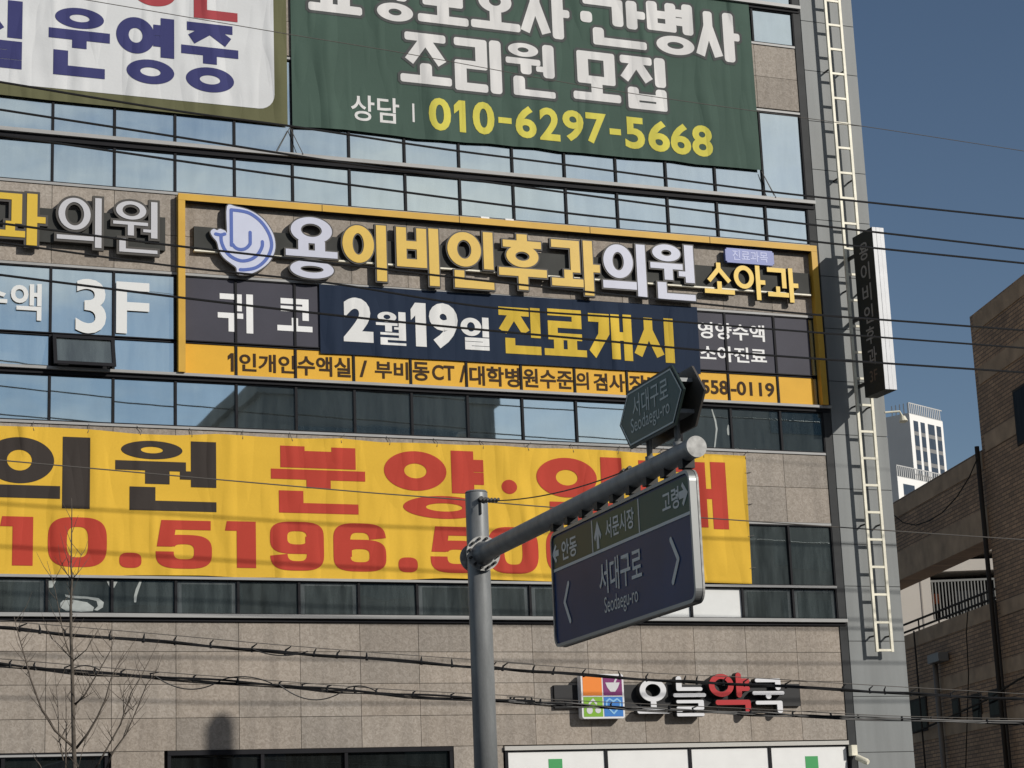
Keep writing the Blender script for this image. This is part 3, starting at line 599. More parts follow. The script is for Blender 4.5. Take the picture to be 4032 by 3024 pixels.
# neighbour's sign on the left
sg2 = root('clinic_sign', 'channel-letter sign cut by the left picture edge, beside the gold frame', 'sign', (.5, 0, 12.9))
MB().box(FAC, -3.2, 12.66, 2.0, 13.28, .001, .085).build('rail', RAIL, sg2)
for ch, x0, y0, x1, y1, yel in (('과', -60, 78, 300, 430, 1), ('의', 338, 103, 648, 443, 0), ('원', 688, 128, 995, 480, 0)):
    b = box_of('D', x0, y0, x1, y1, DL); e = .045; b = (b[0] + e, b[1] + e, b[2] - e, b[3] - e)
    p = gprims(ch, b, .18 if yel else .115, .115 if yel else .078, dict(gap=.07, cb=.32, fh=.26, tick=.16))
    V, FC = drawn(p, b, FAC, DL - .01, .085, e); L_ = mk('letter', V, FC, LDARK, sg2); V, FC = drawn(p, b, FAC, DL + .002, DL - .006); mk('letter_face', V, FC, mat('letter_yellow_left', (.66, .44, .035), .45) if yel else mat('letter_grey', (.52, .52, .55), .4), L_)

# gold frame round the clinic's frontage
gf = root('gold_border', 'gold painted metal frame surrounding the clinic signs and panels', 'frame', (8.8, 0, 12))
MB().box(FAC, 2.22, 13.615, 15.33, 13.74, .115, .16).box(FAC, 2.22, 13.62, 15.33, 13.72, .001, .11).build('top_bar', YFRAME, gf)
MB().box(FAC, 2.22, 10.424, 2.345, 13.612, .115, .16).box(FAC, 2.222, 10.424, 2.335, 13.612, .001, .11).build('side_bar', YFRAME, gf)
MB().box(FAC, 15.2, 10.424, 15.33, 13.612, .115, .16).box(FAC, 15.21, 10.424, 15.328, 13.612, .001, .11).build('side_bar', YFRAME, gf)
MB().box(FAC, 2.345, 13.60, 15.2, 13.614, .03, .13).build('shadow_gap', FRAME, gf)
for u in (4.9, 7.6, 10.3, 12.9): MB().box(FAC, u, 13.612, u + .012, 13.742, .11, .162).build('joint', FRAME, gf)
for u in (8.05, 8.55): MB().box(FAC, u, 13.741, u + .17, 13.775, .05, .15).build('clip', WHITE, gf)

# slate and yellow window panels
wp = root('window_sign', 'slate and yellow printed window panels below the channel letters', 'sign', (8.8, 0, 11.3))
for i in range(2, 14):
    a_, b_ = (2.35 if i == 2 else col(i) + .024), (col(i + 1) - .024 if i < 13 else 15.1)
    MB().box(FAC, a_, 11.03, b_, 12.24, -.03, -.012).build('slate_panel', SLATE, wp)
    MB().box(FAC, a_, 10.425, b_, 11.0, -.03, -.010 if i != 13 else -.008).build('yellow_panel', YFILM, wp)
DP = -.004
lettering([('귀', box_of('D', 1355, 720, 1575, 963), (.125, .105, dict(gap=.09, tick=.3, cb=.2)))], FAC, DP, WHITE, wp); lettering([('코', box_of('D', 1725, 752, 1943, 955), (.12, .105, dict(gap=.1)))], FAC, DP, WHITE, wp)
lettering([('영양수액', box_of('F', 868, 748, 1280, 850), .022), ('소아진료', box_of('F', 880, 893, 1293, 990), .022)], FAC, DP, WHITE, wp)
low = [('1', 'D', 1418, 1090, 1455, 1205), ('인개인', 'D', 1490, 1098, 1838, 1212), ('수액실', 'D', 1852, 1112, 2182, 1235), ('/', 'E', 398, 1140, 455, 1262), ('부비', 'E', 510, 1148, 752, 1276), ('동', 'E', 785, 1152, 905, 1288), ('CT', 'E', 925, 1175, 1088, 1285), ('/', 'E', 1122, 1175, 1172, 1300),
       ('대학병', 'E', 1197, 1186, 1562, 1328), ('원수준', 'E', 1585, 1206, 1945, 1344), ('의', 'F', 110, 1050, 188, 1158), ('검사', 'F', 218, 1060, 412, 1170), ('장비', 'F', 440, 1072, 640, 1180), ('☎053', 'F', 660, 1088, 840, 1185), ('558', 'F', 890, 1100, 1055, 1188), ('-0119', 'F', 1072, 1112, 1342, 1200)]
lettering([(s, box_of(c, *q), (.055, .07) if s == '1' else .025) for s, c, *q in low], FAC, DP, BROWN, wp)

# lettering on the neighbour's third-floor glass
wl = root('window_lettering', 'white vinyl lettering on the third-floor glass reading 3F', 'lettering', (.5, 0, 11.6))
WV = mat('white_glass_vinyl', (.72, .73, .72), .5)
lettering([('3', box_of('D', 470, 632, 660, 970), .022)], FAC, .016, WV, wl); lettering([('F', box_of('D', 722, 652, 928, 972), .015)], FAC, .016, mat('white_glass_vinyl', (.72, .73, .72), .5), wl)
lettering([('액', box_of('D', 66, 657, 258, 885), .018), ('수', box_of('D', -180, 640, 45, 850), .018)], FAC, .016, mat('white_glass_vinyl', (.7, .7, .7)), wl)

# ================================================================== banners
def sheet(name, pl, top, bottom, d, mt, parent, n=60, thick=.006, sag=.03):
    """cloth between two polylines of (u, v), with gentle folds at its edges"""
    mb = MB(); k = len(top)
    def at(P, t): f = t * (len(P) - 1); i = min(int(f), len(P) - 2); f -= i; return P[i][0] + (P[i + 1][0] - P[i][0]) * f, P[i][1] + (P[i + 1][1] - P[i][1]) * f
    rows = 24
    for j in range(rows + 1):
        for i in range(n + 1):
            t = i / n; a, b = at(top, t), at(bottom, t); s = j / rows
            mb.v.append(pl.P(a[0] + (b[0] - a[0]) * s, a[1] + (b[1] - a[1]) * s, d))
    for j in range(rows):
        for i in range(n):
            q = j * (n + 1) + i; mb.f.append((q, q + n + 1, q + n + 2, q + 1))
    return mb.build(name, mt, parent, smooth=True)
def scal(a, b, n, amp, seed):
    r = random.Random(seed); P = []
    for i in range(n + 1):
        t = i / n; P.append((a[0] + (b[0] - a[0]) * t, a[1] + (b[1] - a[1]) * t + (amp * (r.random() - .5) if 0 < i < n else 0) + amp * .6 * abs(math.sin(t * n * .5))))
    return P
DB = .05
def U(c, x, y, d=DB): return uv(c, x, y, d)
bn = root('banner', 'navy banner with white and gold lettering announcing the opening date', 'banner', (8, 0, 11.5))
DN = .03
a_, b_, c_, d_ = uv('E', 105, 588, DN), uv('F', 860, 648, DN), uv('F', 884, 1066, DN), uv('E', 115, 1090, DN)
sheet('cloth', FAC, scal(a_, b_, 16, .01, 1), scal(d_, c_, 16, .012, 2), DN, BNAVY, bn)
heavy = dict(gap=.035, cb=.02, fh=.33, tick=.14, curve=True, squeeze=.75)
lettering([('2', box_of('E', 280, 687, 495, 1008, DN), .052), ('1', box_of('E', 770, 724, 880, 1040, DN), (.21, .18)), ('9', box_of('E', 902, 727, 1110, 1055, DN), .048),
           ('월', box_of('E', 517, 787, 733, 1030, DN), (.14, .072, heavy)), ('일', box_of('E', 1132, 827, 1336, 1065, DN), (.13, .085, heavy))], FAC, DN + .005, PWHITE2, bn)
lettering([('진', box_of('E', 1410, 755, 1710, 1095, DN), (.20, .165, heavy)), ('료', box_of('E', 1735, 772, 2040, 1110, DN), (.20, .135, heavy)), ('개', box_of('F', 187, 688, 455, 975, DN), (.21, .17, heavy)), ('시', box_of('F', 470, 712, 715, 988, DN), (.20, .17, dict(heavy, cb=.05)))], FAC, DN + .005, PGOLD, bn)

by = root('banner', 'wide yellow sale banner with black and red lettering above the lower windows', 'banner', (6, 0, 8))
tr, br = uv('F', 1163, 1582, DB), uv('L', 110, 362, DB)
tl, bl = uv('G', 0, 130, DB), uv('G', 0, 1052, DB)
sl = (tr[1] - tl[1]) / (tr[0] - tl[0]); sb = (br[1] - bl[1]) / (br[0] - bl[0])
tl = (-3.0, tl[1] - sl * (tl[0] + 3)); bl = (-3.0, bl[1] - sb * (bl[0] + 3))
sheet('cloth', FAC, scal(tl, tr, 22, .055, 3), scal(bl, br, 26, .05, 4), DB, BYEL, by, n=120)
mb = MB(); r5 = random.Random(5)
for i in range(19):
    t = i / 18; u = tl[0] + (tr[0] - tl[0]) * t; v = tl[1] + (tr[1] - tl[1]) * t
    mb.tube([FAC.P(u, v - .035, DB + .006), FAC.P(u + r5.uniform(-.03, .03), v + .05, DB - .01), FAC.P(u + r5.uniform(-.08, .08), v + .13, .02)], .006, 5)
for i in range(4):
    t = (i + .5) / 4; u = tr[0] + (br[0] - tr[0]) * t; v = tr[1] + (br[1] - tr[1]) * t; mb.tube([FAC.P(u - .03, v, DB + .006), FAC.P(u + .12, v + .03, .01)], .006, 5)
mb.build('cord', WIREG, by)
wide = dict(gap=.05, cb=.30, fh=.33, tick=.10, squeeze=.85)
lettering([('의', box_of('G', -118, 182, 560, 630, DB), (.47, .22, dict(wide, cb=.32))), ('원', box_of('G', 717, 212, 1345, 650, DB), (.45, .205, wide))], FAC, DB + .006, PBLACK, by)
H_ = lambda x0, y0, x1, y1: box_of('S', x0, y0, x1, y1, DB)
lettering([('분', box_of('S', 1067, 1760, 1438, 2022, DB), (.45, .215, wide)), ('양', box_of('H', 577, 132, 1300, 630, DB), (.44, .23, wide)), ('임', H_(2114, 1797, 2452, 2068), (.44, .23, wide)), ('대', H_(2520, 1815, 2862, 2080), (.38, .2, dict(wide, cb=.2)))], FAC, DB + .006, PRED, by)
mb = MB()
V, FC = drawn([('d', 0, 0, .155, .135)], (*uv('H', 1484, 400, DB), 0, 0), FAC, DB + .006); mb.add(V, FC)
for ch, q in (('1', box_of('G', -2, 685, 205, 990, DB)), ('0', box_of('G', 297, 690, 665, 1000, DB)), ('.', box_of('G', 742, 910, 880, 1005, DB)), ('5', box_of('G', 968, 710, 1318, 1010, DB)), ('1', box_of('G', 1400, 716, 1592, 1005, DB)), ('9', box_of('G', 1680, 718, 2015, 1022, DB)),
              ('6', box_of('H', 208, 665, 590, 1015, DB)), ('.', box_of('H', 680, 912, 820, 1020, DB)), ('5', box_of('H', 912, 690, 1290, 1025, DB)), ('0', box_of('H', 1330, 692, 1695, 1030, DB)), ('0', box_of('H', 1752, 700, 2120, 1035, DB)), ('0', box_of('H', 2190, 705, 2540, 1040, DB))):
    w_, h_ = q[2] - q[0], q[3] - q[1]; V, FC = drawn(digit(ch, w_, h_, w_ * (.345 if ch != '1' else .62), h_ * .195), q, FAC, DB + .006); mb.add(V, FC)
mb.build('lettering', PRED, by)

bg_ = root('banner', 'big green recruitment banner with white lettering and a yellow phone number', 'banner', (9, 0, 18))
a0 = uv('B', 240, 788, DB); a1 = uv('T', 810, 912, DB); rt = [uv('T', 785, 590, DB), uv('T', 765, 240, DB), uv('T', 750, 0, DB)]
a2 = (rt[2][0] - .06, 21.6); a3 = (uv('B', 230, 0, DB)[0] - .02, 21.6)
sheet('cloth', FAC, scal(a3, a2, 10, .01, 5), scal(a0, a1, 20, .05, 6), DB, BGREEN, bg_, n=80)
mb = MB()                                                            # guy cords at the corners
for (p, q) in ((U('B', 225, 795), U('B', 300, 968)), (U('B', 222, 795), U('B', 135, 955)), (U('T', 812, 915), U('T', 880, 1060)), (U('T', 812, 915), U('T', 870, 1050))):
    mb.tube([FAC.P(*p, DB), FAC.P(*q, .12)], .008, 5)
mb.build('cord', WIREG, bg_)
rnd = dict(round=.6, gap=.05, cb=.0, fh=.36, tick=.13)
T_ = lambda *q: box_of('T', *q, DB); B_ = lambda *q: box_of('B', *q, DB)
top = -85
G1 = [('요', B_(335, -230, 668, 80)), ('양', B_(712, -185, 985, 130)), ('보', B_(1015, -165, 1328, 150)), ('호', B_(1345, -130, 1650, 185)), ('사', B_(1658, -75, 1960, 235)), ('간', T_(-140, -5, 190, 250)), ('병', T_(200, 15, 445, 290)), ('사', T_(460, 65, 692, 325)),
      ('조', B_(907, 210, 1225, 523)), ('리', B_(1247, 242, 1538, 573)), ('원', B_(1567, 270, 1868, 600)), ('모', box_of('S', 2254, 206, 2440, 398, DB)), ('집', T_(60, 302, 300, 585))]
heavyround = (.245, .17, rnd)
lettering([(s, b, (.245, .17, rnd, .055)) for s, b in G1], FAC, DB + .006, PGREY, bg_)
lettering([(s, b, heavyround) for s, b in G1], FAC, DB + .011, PWHITE, bg_)
mb = MB(); V, FC = drawn([('e', .13, .12, .13, .12, .09, .09, .6), ('d', .13, .12, .08, .08)], (*uv('B', 2030, 135, DB), 0, 0), FAC, DB + .011); mb.add(V, FC); mb.build('lettering', PWHITE, bg_)
lettering([('상담', B_(603, 600, 903, 760), .012)], FAC, DB + .006, PWHITE, bg_)
q = B_(985, 645, 998, 760); V, FC = drawn([('r', 0, 0, q[2] - q[0], q[3] - q[1])], q, FAC, DB + .006); mk('divider', V, FC, PWHITE, bg_)
num = [('0', B_(1087, 610, 1225, 813)), ('1', B_(1245, 625, 1316, 822)), ('0', B_(1360, 635, 1495, 837)), ('-', B_(1520, 732, 1602, 768)), ('6', B_(1626, 660, 1756, 860)), ('2', B_(1776, 672, 1902, 875)), ('9', B_(1920, 687, 2050, 880)), ('7', B_(2065, 705, 2192, 895)), ('-', T_(0, 688, 60, 720)), ('5', T_(82, 627, 187, 795)), ('6', T_(205, 645, 320, 810)), ('6', T_(325, 660, 433, 825)), ('8', T_(440, 670, 549, 836))]
lettering([(s, b, (.13, .15) if s == '1' else .03) for s, b in num], FAC, DB + .006, PYEL, bg_)

bw = root('banner', 'white banner with olive border and navy lettering cut by the top left corner', 'banner', (0, 0, 18))
o_tl, o_bl, o_br = (-3.5, 21.6), (-3.5, 16.25), uv('A', 1790, 777, DB); o_b = uv('A', 20, 590, DB); o_tr = (uv('A', 1782, 0, DB)[0], 21.6)
botm = [(-3.5, o_b[1] + .05), o_b, uv('A', 300, 622, DB), uv('A', 800, 672, DB), uv('A', 1300, 725, DB), o_br]
sheet('cloth', FAC, [o_tl, o_tr], botm, DB, BOLIVE, bw, n=60)
wr = uv('A', 1708, 640, DB); wb = uv('A', 900, 605, DB); w_, h_ = wr[0] + 3.3, 21.4 - wb[1]
V, FC = drawn([('r', 0, .3, w_, h_), ('r', 0, 0, w_ - .3, h_), ('d', w_ - .3, .3, .3, .3)], (-3.3, wb[1], 0, 0), FAC, DB + .006); mk('white_field', V, FC, BWHITE, bw)
A_ = lambda *q: box_of('A', *q, DB)
st = dict(gap=.055, cb=.2, fh=.36, tick=.10, squeeze=.85)
lettering([('실', A_(-240, -10, 138, 415), (.26, .2, st)), ('운', A_(302, 52, 683, 478), (.26, .225, st)), ('영', A_(722, 103, 1083, 520), (.25, .21, st)), ('중', A_(1127, 150, 1482, 575), (.26, .2, st))], FAC, DB + .012, PNAVY, bw)
lettering([('병', A_(770, -390, 1090, 36), (.25, .21, st)), ('원', A_(1160, -320, 1475, 122), (.25, .21, st))], FAC, DB + .012, PRED2, bw)

# ================================================================== pharmacy sign
ps = root('pharmacy_sign', 'pharmacy sign of rounded white and red letters on a black rail, with four-colour tile', 'sign', (11, 0, 4.6))
DPh = .23
q0 = uv('K', 405, 980, .04); q1 = uv('L', 448, 1215, .04); z0 = (q0[1] + q1[1]) / 2
MB().box(FAC, q0[0], z0, q1[0], z0 + .42, .001, .07).build('rail', mat('black_rail', (.02, .02, .022), .4), ps)
q = box_of('K', 640, 672, 1012, 1060, DPh); w_, h_ = q[2] - q[0], q[3] - q[1]
def rr(x0, y0, x1, y1, r): return [('r', x0 + r, y0, x1 - r, y1), ('r', x0, y0 + r, x1, y1 - r)] + [('d', x, y, r, r) for x in (x0 + r, x1 - r) for y in (y0 + r, y1 - r)]
V, FC = drawn(rr(0, 0, w_, h_, .05), q, FAC, DPh, .07); tile = mk('emblem_tile', V, FC, mat('tile_white', (.75, .75, .76), .35), ps)
hw, hh = w_ / 2, h_ / 2
for (x, y, cname, cc) in ((.035, hh + .012, 'tile_orange', (.85, .24, .03)), (hw + .012, hh + .012, 'tile_purple', (.20, .025, .14)), (.035, .035, 'tile_green', (.20, .42, .03)), (hw + .012, .035, 'tile_blue', (.035, .19, .55))):
    V, FC = drawn([('r', 0, 0, hw - .047, hh - .047)], (q[0] + x, q[1] + y, 0, 0), FAC, DPh + .004); mk('tile_square', V, FC, mat(cname, cc, .4), tile)
ic = mat('tile_icon', (.62, .62, .63), .4); mb = MB(); k = hw - .047
cx, cy = q[0] + hw + .012, q[1] + hh + .012
V, FC = drawn([('p', [(.12 * k, .62 * k), (.88 * k, .62 * k), (.78 * k, .38 * k), (.62 * k, .18 * k), (.38 * k, .18 * k), (.22 * k, .38 * k)]), ('s', [(.62 * k, .64 * k), (.76 * k, .9 * k)], .035)], (cx, cy, 0, 0), FAC, DPh + .008); mk('tile_icon', V, FC, ic, tile)
cx, cy = q[0] + .035, q[1] + .035
V, FC = drawn([('d', .3 * k, .3 * k, .16 * k, .17 * k), ('d', .74 * k, .3 * k, .15 * k, .14 * k), ('s', [(.3 * k, .62 * k), (.5 * k, .82 * k), (.66 * k, .62 * k)], .035)], (cx, cy, 0, 0), FAC, DPh + .008); mb.add(V, FC)
mb.build('tile_icon', ic, tile)
cx, cy = q[0] + hw + .012, q[1] + .035; mb = MB()
V, FC = drawn([('s', [(.5 * k, .14 * k), (.14 * k, .5 * k), (.14 * k, .72 * k), (.3 * k, .84 * k), (.5 * k, .72 * k), (.7 * k, .84 * k), (.86 * k, .72 * k), (.86 * k, .5 * k), (.5 * k, .14 * k)], .03)], (cx, cy, 0, 0), FAC, DPh + .008); mb.add(V, FC); mb.build('tile_heart', mat('tile_heart', (.25, .5, .75), .4), tile)
PW_, PR_ = mat('pharmacy_white', (.72, .72, .74), .35), mat('pharmacy_red', (.46, .03, .035), .35); pst = dict(round=.98, gap=.06, cb=.3, fh=.36, tick=.2, squeeze=.75)
for ch, c, x0, y0, x1, y1, mt in (('오', 'K', 1122, 715, 1410, 1016, PW_), ('늘', 'K', 1442, 690, 1726, 1040, PW_), ('약', 'K', 1756, 660, 2110, 1032, PR_), ('국', 'L', 115, 1026, 340, 1272, PW_)):
    b = box_of(c, x0, y0, x1, y1, DPh); p = gprims(ch, b, .115, .092, pst)
    V, FC = drawn(p, b, FAC, DPh - .02, .07, .006); L_ = mk('letter', V, FC, mat('pharmacy_case', (.03, .03, .03), .5), ps); V, FC = drawn(p, b, FAC, DPh, DPh - .02); mk('letter_face', V, FC, mt, L_)

# ================================================================== blade sign
bs = root('blade_sign', 'tall dark projecting sign with white edge and vertical grey lettering on the pillar', 'sign', (16.1, -.8, 12))
fx = uv('N', 718, 320, 1.3); zt = fx[1]; zb = uv('N', 795, 1380, 1.3)[1]; bx = fx[0]; bx2 = bx + .27
BDK = mat('sign_casing', (.035, .04, .04), .65, var=.1, spec=.2); BWH = mat('sign_edge', (.66, .67, .69), .4, var=.05, vs=5)
MB().bbox(bx, -1.29, zb, bx2, -.54, zt).build('casing', BDK, bs)
e = MB()
for i in range(3): e.bbox(bx + .002 + i * .09, -1.3 - .004 * (i == 1), zb + .004, bx + .086 + i * .09, -1.291, zt - .004)
e.build('edge_strip', BWH, bs)
SIDE = Plane((bx, 0, 0), (0, -1)); let = []
zc = zt - .22; n_ = 0
for ch in '용이비인후과':
    let.append((ch, (.76, zc - .36, 1.1, zc), .012)); zc -= .435
lettering(let, SIDE, .004, mat('blade_letters', (.32, .325, .33), .6), bs)
lettering([('3F', (.78, zc - .25, 1.06, zc - .02), .01)], SIDE, .004, mat('blade_letters_brown', (.15, .12, .10), .6), bs)
for z in (zt - .35, (zt + zb) / 2, zb + .3):
    MB().bbox(bx + .1, -.54, z, bx + .16, -.03, z + .06).build('bracket', BLACKP, bs)

# ================================================================== cable ladder (rails and rungs of a cable tray)
wl_ = root('cable_ladder', 'cream steel cable ladder fixed to the grey corner pillar, passing behind the blade sign', 'ladder', (16.15, -.17, 5.4))
lx = uv('L', 985, 838, .25); rx_ = uv('L', 1110, 838, .25); x0, x1, zb_ = lx[0], rx_[0], lx[1]
for x in (x0, x1 - .056): MB().bbox(x, -.275, zb_, x + .056, -.225, 27).build('rail', CREAM, wl_)
z = zb_ + .01; i = 0
while z < 20:
    MB().bbox(x0 + .057, -.27, z, x1 - .057, -.23, z + .045).build('rung', CREAM, wl_); z += .545
for z in (zb_ + .3, 8.0, 10.4, 12.8, 15.2, 17.6):
    for x in (x0 + .01, x1 - .035): MB().bbox(x, -.229, z, x + .025, -.03, z + .03).build('bracket', BLACKP, wl_)

# small fittings at the corner
cc = root('security_camera', 'cream security camera and junction box on the corner above the shop panels', 'camera', (15.4, -.1, 3.6))
p = uv('L', 805, 1497, .12); q = uv('L', 850, 1570, .12); MB().bbox(p[0], -.16, q[1], q[0], -.021, p[1]).build('junction_box', CREAM, cc)
p = uv('L', 868, 1580, .2); MB().tube([(p[0], -.06, p[1] + .06), (p[0] + .01, -.2, p[1])], .02, 8).build('arm', CREAM, cc)
MB().tube([(p[0] - .03, -.16, p[1]), (p[0] + .07, -.34, p[1] - .1), (p[0] + .085, -.37, p[1] - .115)], [.055, .06, .045], 12).build('housing', CREAM, cc)
fl = root('wall_lamp', 'small white floodlight on an arm beside the pillar edge', 'lamp', (16.71, 0, 9.6))
p = uv('M', 592, 462, .05); MB().tube([(16.70, -.02, p[1]), (17.0, -.1, p[1] + .02), (17.05, -.12, p[1] - .1)], .022, 8).build('arm', CREAM, fl)
MB().tube([(17.05, -.12, p[1] - .09), (17.05, -.14, p[1] - .2)], [.05, .09], 12).build('lamp_head', CREAM, fl)

# ================================================================== sign gantry over the road
D0 = 24.0
def at_depth(x, y, D): r = ray(x, y); return CP + r * (D / r.dot(RF))
def at_z(x, y, z): r = ray(x, y); return CP + r * ((z - CP.z) / r.z)
gj = at_depth(1884, 2188, D0); AZ = gj.z; ge = at_z(2741, 1759, AZ)
AD = (ge - gj); ALEN = AD.length; AD.normalize()
PR = .132; ptop = at_depth(1872, 1930, D0).z
gan = root('sign_gantry', 'grey steel roadside pole with one long arm reaching over the road', 'sign pole', (gj.x, gj.y, 0))
mb = MB(); mb.tube([(gj.x, gj.y, -.1), (gj.x, gj.y, ptop - .02), (gj.x, gj.y, ptop)], [PR * 1.06, PR, PR * .97], 28); mb.build('pole', STEEL, gan, True)
MB().tube([(gj.x, gj.y, ptop + .001), (gj.x, gj.y, ptop + .02)], [PR * 1.02, PR * .9], 28).build('pole_cap', STEEL, gan)
AR0, AR1 = .105, .093
MB().tube([gj + AD * .2, gj + AD * .8, gj + AD * (ALEN - .01)], [AR0, AR0, AR1], 28, False).build('arm', STEEL, gan, True)
MB().tube([gj + AD * (ALEN - .03), gj + AD * (ALEN + .012)], [AR1 * 1.05, AR1 * 1.05], 28).build('end_cap', STEELD, gan)
for a_, b_, r_ in ((.165, .188, .205), (-.19, -.165, .17)): MB().tube([gj + AD * a_, gj + AD * b_], r_, 32).build('flange', STEELD, gan)
MB().tube([gj - AD * .165, gj + AD * .165], .1, 20).tube([gj + AD * .189, gj + AD * .36], [.14, AR0 + .002], 20, False).build('collar', STEEL, gan, True)
mb = MB(); sd = AD.cross(Vector((0, 0, 1)))
for k in range(12):
    a = 2 * math.pi * k / 12 + .2; o = gj + sd * math.cos(a) * .172 + Vector((0, 0, 1)) * math.sin(a) * .172
    mb = MB().tube([o + AD * .15, o + AD * .235], .017, 6); mb.build('bolt', BLACKP, gan)
# tie cord from the pole head to the arm, with its clamps
tp = Vector((gj.x, gj.y, ptop - .12)) + AD * (PR + .01); te = gj + AD * (ALEN * .80) + Vector((0, 0, AR1))
tb = MB(); pts = [tp.lerp(te, i / 14) - Vector((0, 0, .10 * 4 * (i / 14) * (1 - i / 14))) for i in range(15)]; tb.tube(pts, .007, 6)
for f, r_ in ((.03, .03), (.05, .022), (.075, .02), (.1, .02), (.125, .018), (.9, .02), (.93, .024)):
    p = pts[0].lerp(pts[-1], f) - Vector((0, 0, .4 * f * (1 - f))); tb.tube([p - AD * .04, p + AD * .05 + Vector((0, 0, .01))], r_, 6)
tb.build('stay_wire', CABLE, gan)
MB().tube([tp - AD * .08, tp + AD * .05 + Vector((0, 0, .02))], .03, 8).tube([tp + Vector((0, 0, .02)), tp + Vector((0, 0, -.16)) + sd * .0], .012, 6).build('hook', BLACKP, gan)
# direction board hanging under the arm
GP = Plane((gj.x, gj.y, 0), (AD.x, AD.y))
def guv(x, y, d=0): return uv('O', x, y, d, GP)
ctl, ctr, cbr, cbl = guv(160, 650), guv(1300, 110), guv(1345, 1165), guv(215, 1530)
u0 = (ctl[0] + cbl[0]) / 2; u1 = (ctr[0] + cbr[0]) / 2; v1 = (ctl[1] + ctr[1]) / 2; v0 = (cbr[1] + cbl[1]) / 2
cv_ = (u0 + u1) / 2
dsg = root('direction_sign', 'blue and dark green three-way direction board hanging under the gantry arm', 'road sign', GP.P(cv_, v0), ux=(AD.x, AD.y))
SD = .02
SBLUE = mat('sign_blue', (.006, .028, .12), .35, var=.2, vs=1.3, spec=.22); SG = [mat('sign_olive_brown', (.06, .075, .03), .4), mat('sign_olive_green', (.05, .09, .03), .4), mat('sign_green_film', (.018, .08, .05), .4)]; SWT = mat('sign_white_film', (.72, .73, .70), .4); SFR = mat('sign_rim', (.30, .31, .31), .35, .5)  # olive tones of the top cells paint in the reflective film's sheen
w_, h_ = u1 - u0, v1 - v0; r_ = .09
V, FC = drawn(rr(0, 0, w_, h_, r_), (u0, v0, 0, 0), GP, SD, -.03); mk('panel', V, FC, SBLUE, dsg)
V, FC = drawn(rr(-.03, -.03, w_ + .03, h_ + .03, r_ + .03), (u0, v0, 0, 0), GP, -.031, -.05); mk('back_panel', V, FC, STEELD, dsg)
def rim(w, h, r, t):
    P = []
    n = 8
    out, inn = [], []
    for cx, cy, a0 in ((w - r, h - r, 0), (r, h - r, 90), (r, r, 180), (w - r, r, 270)):
        for k in range(n + 1):
            a = math.radians(a0 + 90 * k / n); out.append((cx + r * math.cos(a), cy + r * math.sin(a))); inn.append((cx + (r - t) * math.cos(a), cy + (r - t) * math.sin(a)))
    m_ = len(out)
    return [('p', [out[i], out[(i + 1) % m_], inn[(i + 1) % m_], inn[i]]) for i in range(m_)]
V, FC = drawn(rim(w_ + .05, h_ + .05, r_ + .025, .032), (u0 - .025, v0 - .025, 0, 0), GP, SD + .018, -.03); mk('rim', V, FC, SFR, dsg)
s1, s2 = guv(500, 650)[0], guv(880, 480)[0]; sv = (guv(500, 800)[1] + guv(885, 625)[1] + guv(1295, 460)[1] + guv(165, 945)[1]) / 4
for (a_, b_, mt) in ((u0 + .03, s1 - .015, SG[0]), (s1 + .015, s2 - .015, SG[1]), (s2 + .015, u1 - .03, SG[2])):
    V, FC = drawn([('r', 0, 0, b_ - a_, v1 - .03 - sv - .02)], (a_, sv + .02, 0, 0), GP, SD + .003); mk('destination_field', V, FC, mt, dsg)
V, FC = drawn([('r', 0, 0, w_ - .04, .03)], (u0 + .02, sv - .013, 0, 0), GP, SD + .006); mk('divider', V, FC, SWT, dsg)
for s_ in (s1, s2): V, FC = drawn([('r', 0, 0, .025, v1 - .03 - sv - .02)], (s_ - .0125, sv + .018, 0, 0), GP, SD + .006); mk('divider', V, FC, SWT, dsg)
gb = lambda *q: box_of('O', *q, SD, GP)
for s_, q, of in (('안동', (235, 655, 360, 825), .018), ('서문시장', (590, 455, 828, 625), .016), ('고령', (1055, 262, 1195, 440), .018), ('서대구로', (540, 790, 892, 1070), .012), ('Seodaegu-ro', (585, 1095, 862, 1270), .0)):
    lettering([(s_, gb(*q), of)], GP, SD + .007, SWT, dsg)
def arrow(c, sz, dx, dy, sgn_w=.34):
    P = [(.0, .5), (-.5, -.05), (-.36, -.2), (-.16, .02), (-.16, -.5), (.16, -.5), (.16, .02), (.36, -.2), (.5, -.05)]
    ang = math.atan2(dy, dx) - math.pi / 2; ca, sa = math.cos(ang), math.sin(ang)
    Q = [((x * ca - y * sa) * sz[0], (x * sa + y * ca) * sz[1]) for x, y in P]
    mb = MB(); pts = [GP.P(c[0] + x, c[1] + y, SD + .007) for x, y in Q]; mb.add(pts, [tuple(range(len(pts)))]); mb.build('arrow', SWT, dsg)
aw = (s1 - u0) * .17
arrow(guv(200, 790), (aw, .2), -1, 0); arrow(guv(545, 635), (aw, .28), 0, 1); arrow(guv(1247, 300), (aw, .22), 1, 0)
def chev(P):
    V, FC = drawn([('s', [guv(*q) for q in P], .055)], (0, 0, 0, 0), GP, SD + .007); mk('chevron', V, FC, SWT, dsg)
chev([(305, 1030), (275, 1185), (322, 1335)]); chev([(1143, 675), (1205, 830), (1162, 1020)])
for f in [i / 8 for i in range(9)]:
    u = u0 + .1 + (w_ - .2) * f
    MB().box(GP, u - .03, v1 + .026, u + .03, AZ - AR1 * .8, -.03, .03).box(GP, u - .05, AZ - AR1 - .06, u + .05, AZ - AR1 * .55, -.06, .06).build('hanger', BLACKP, dsg)
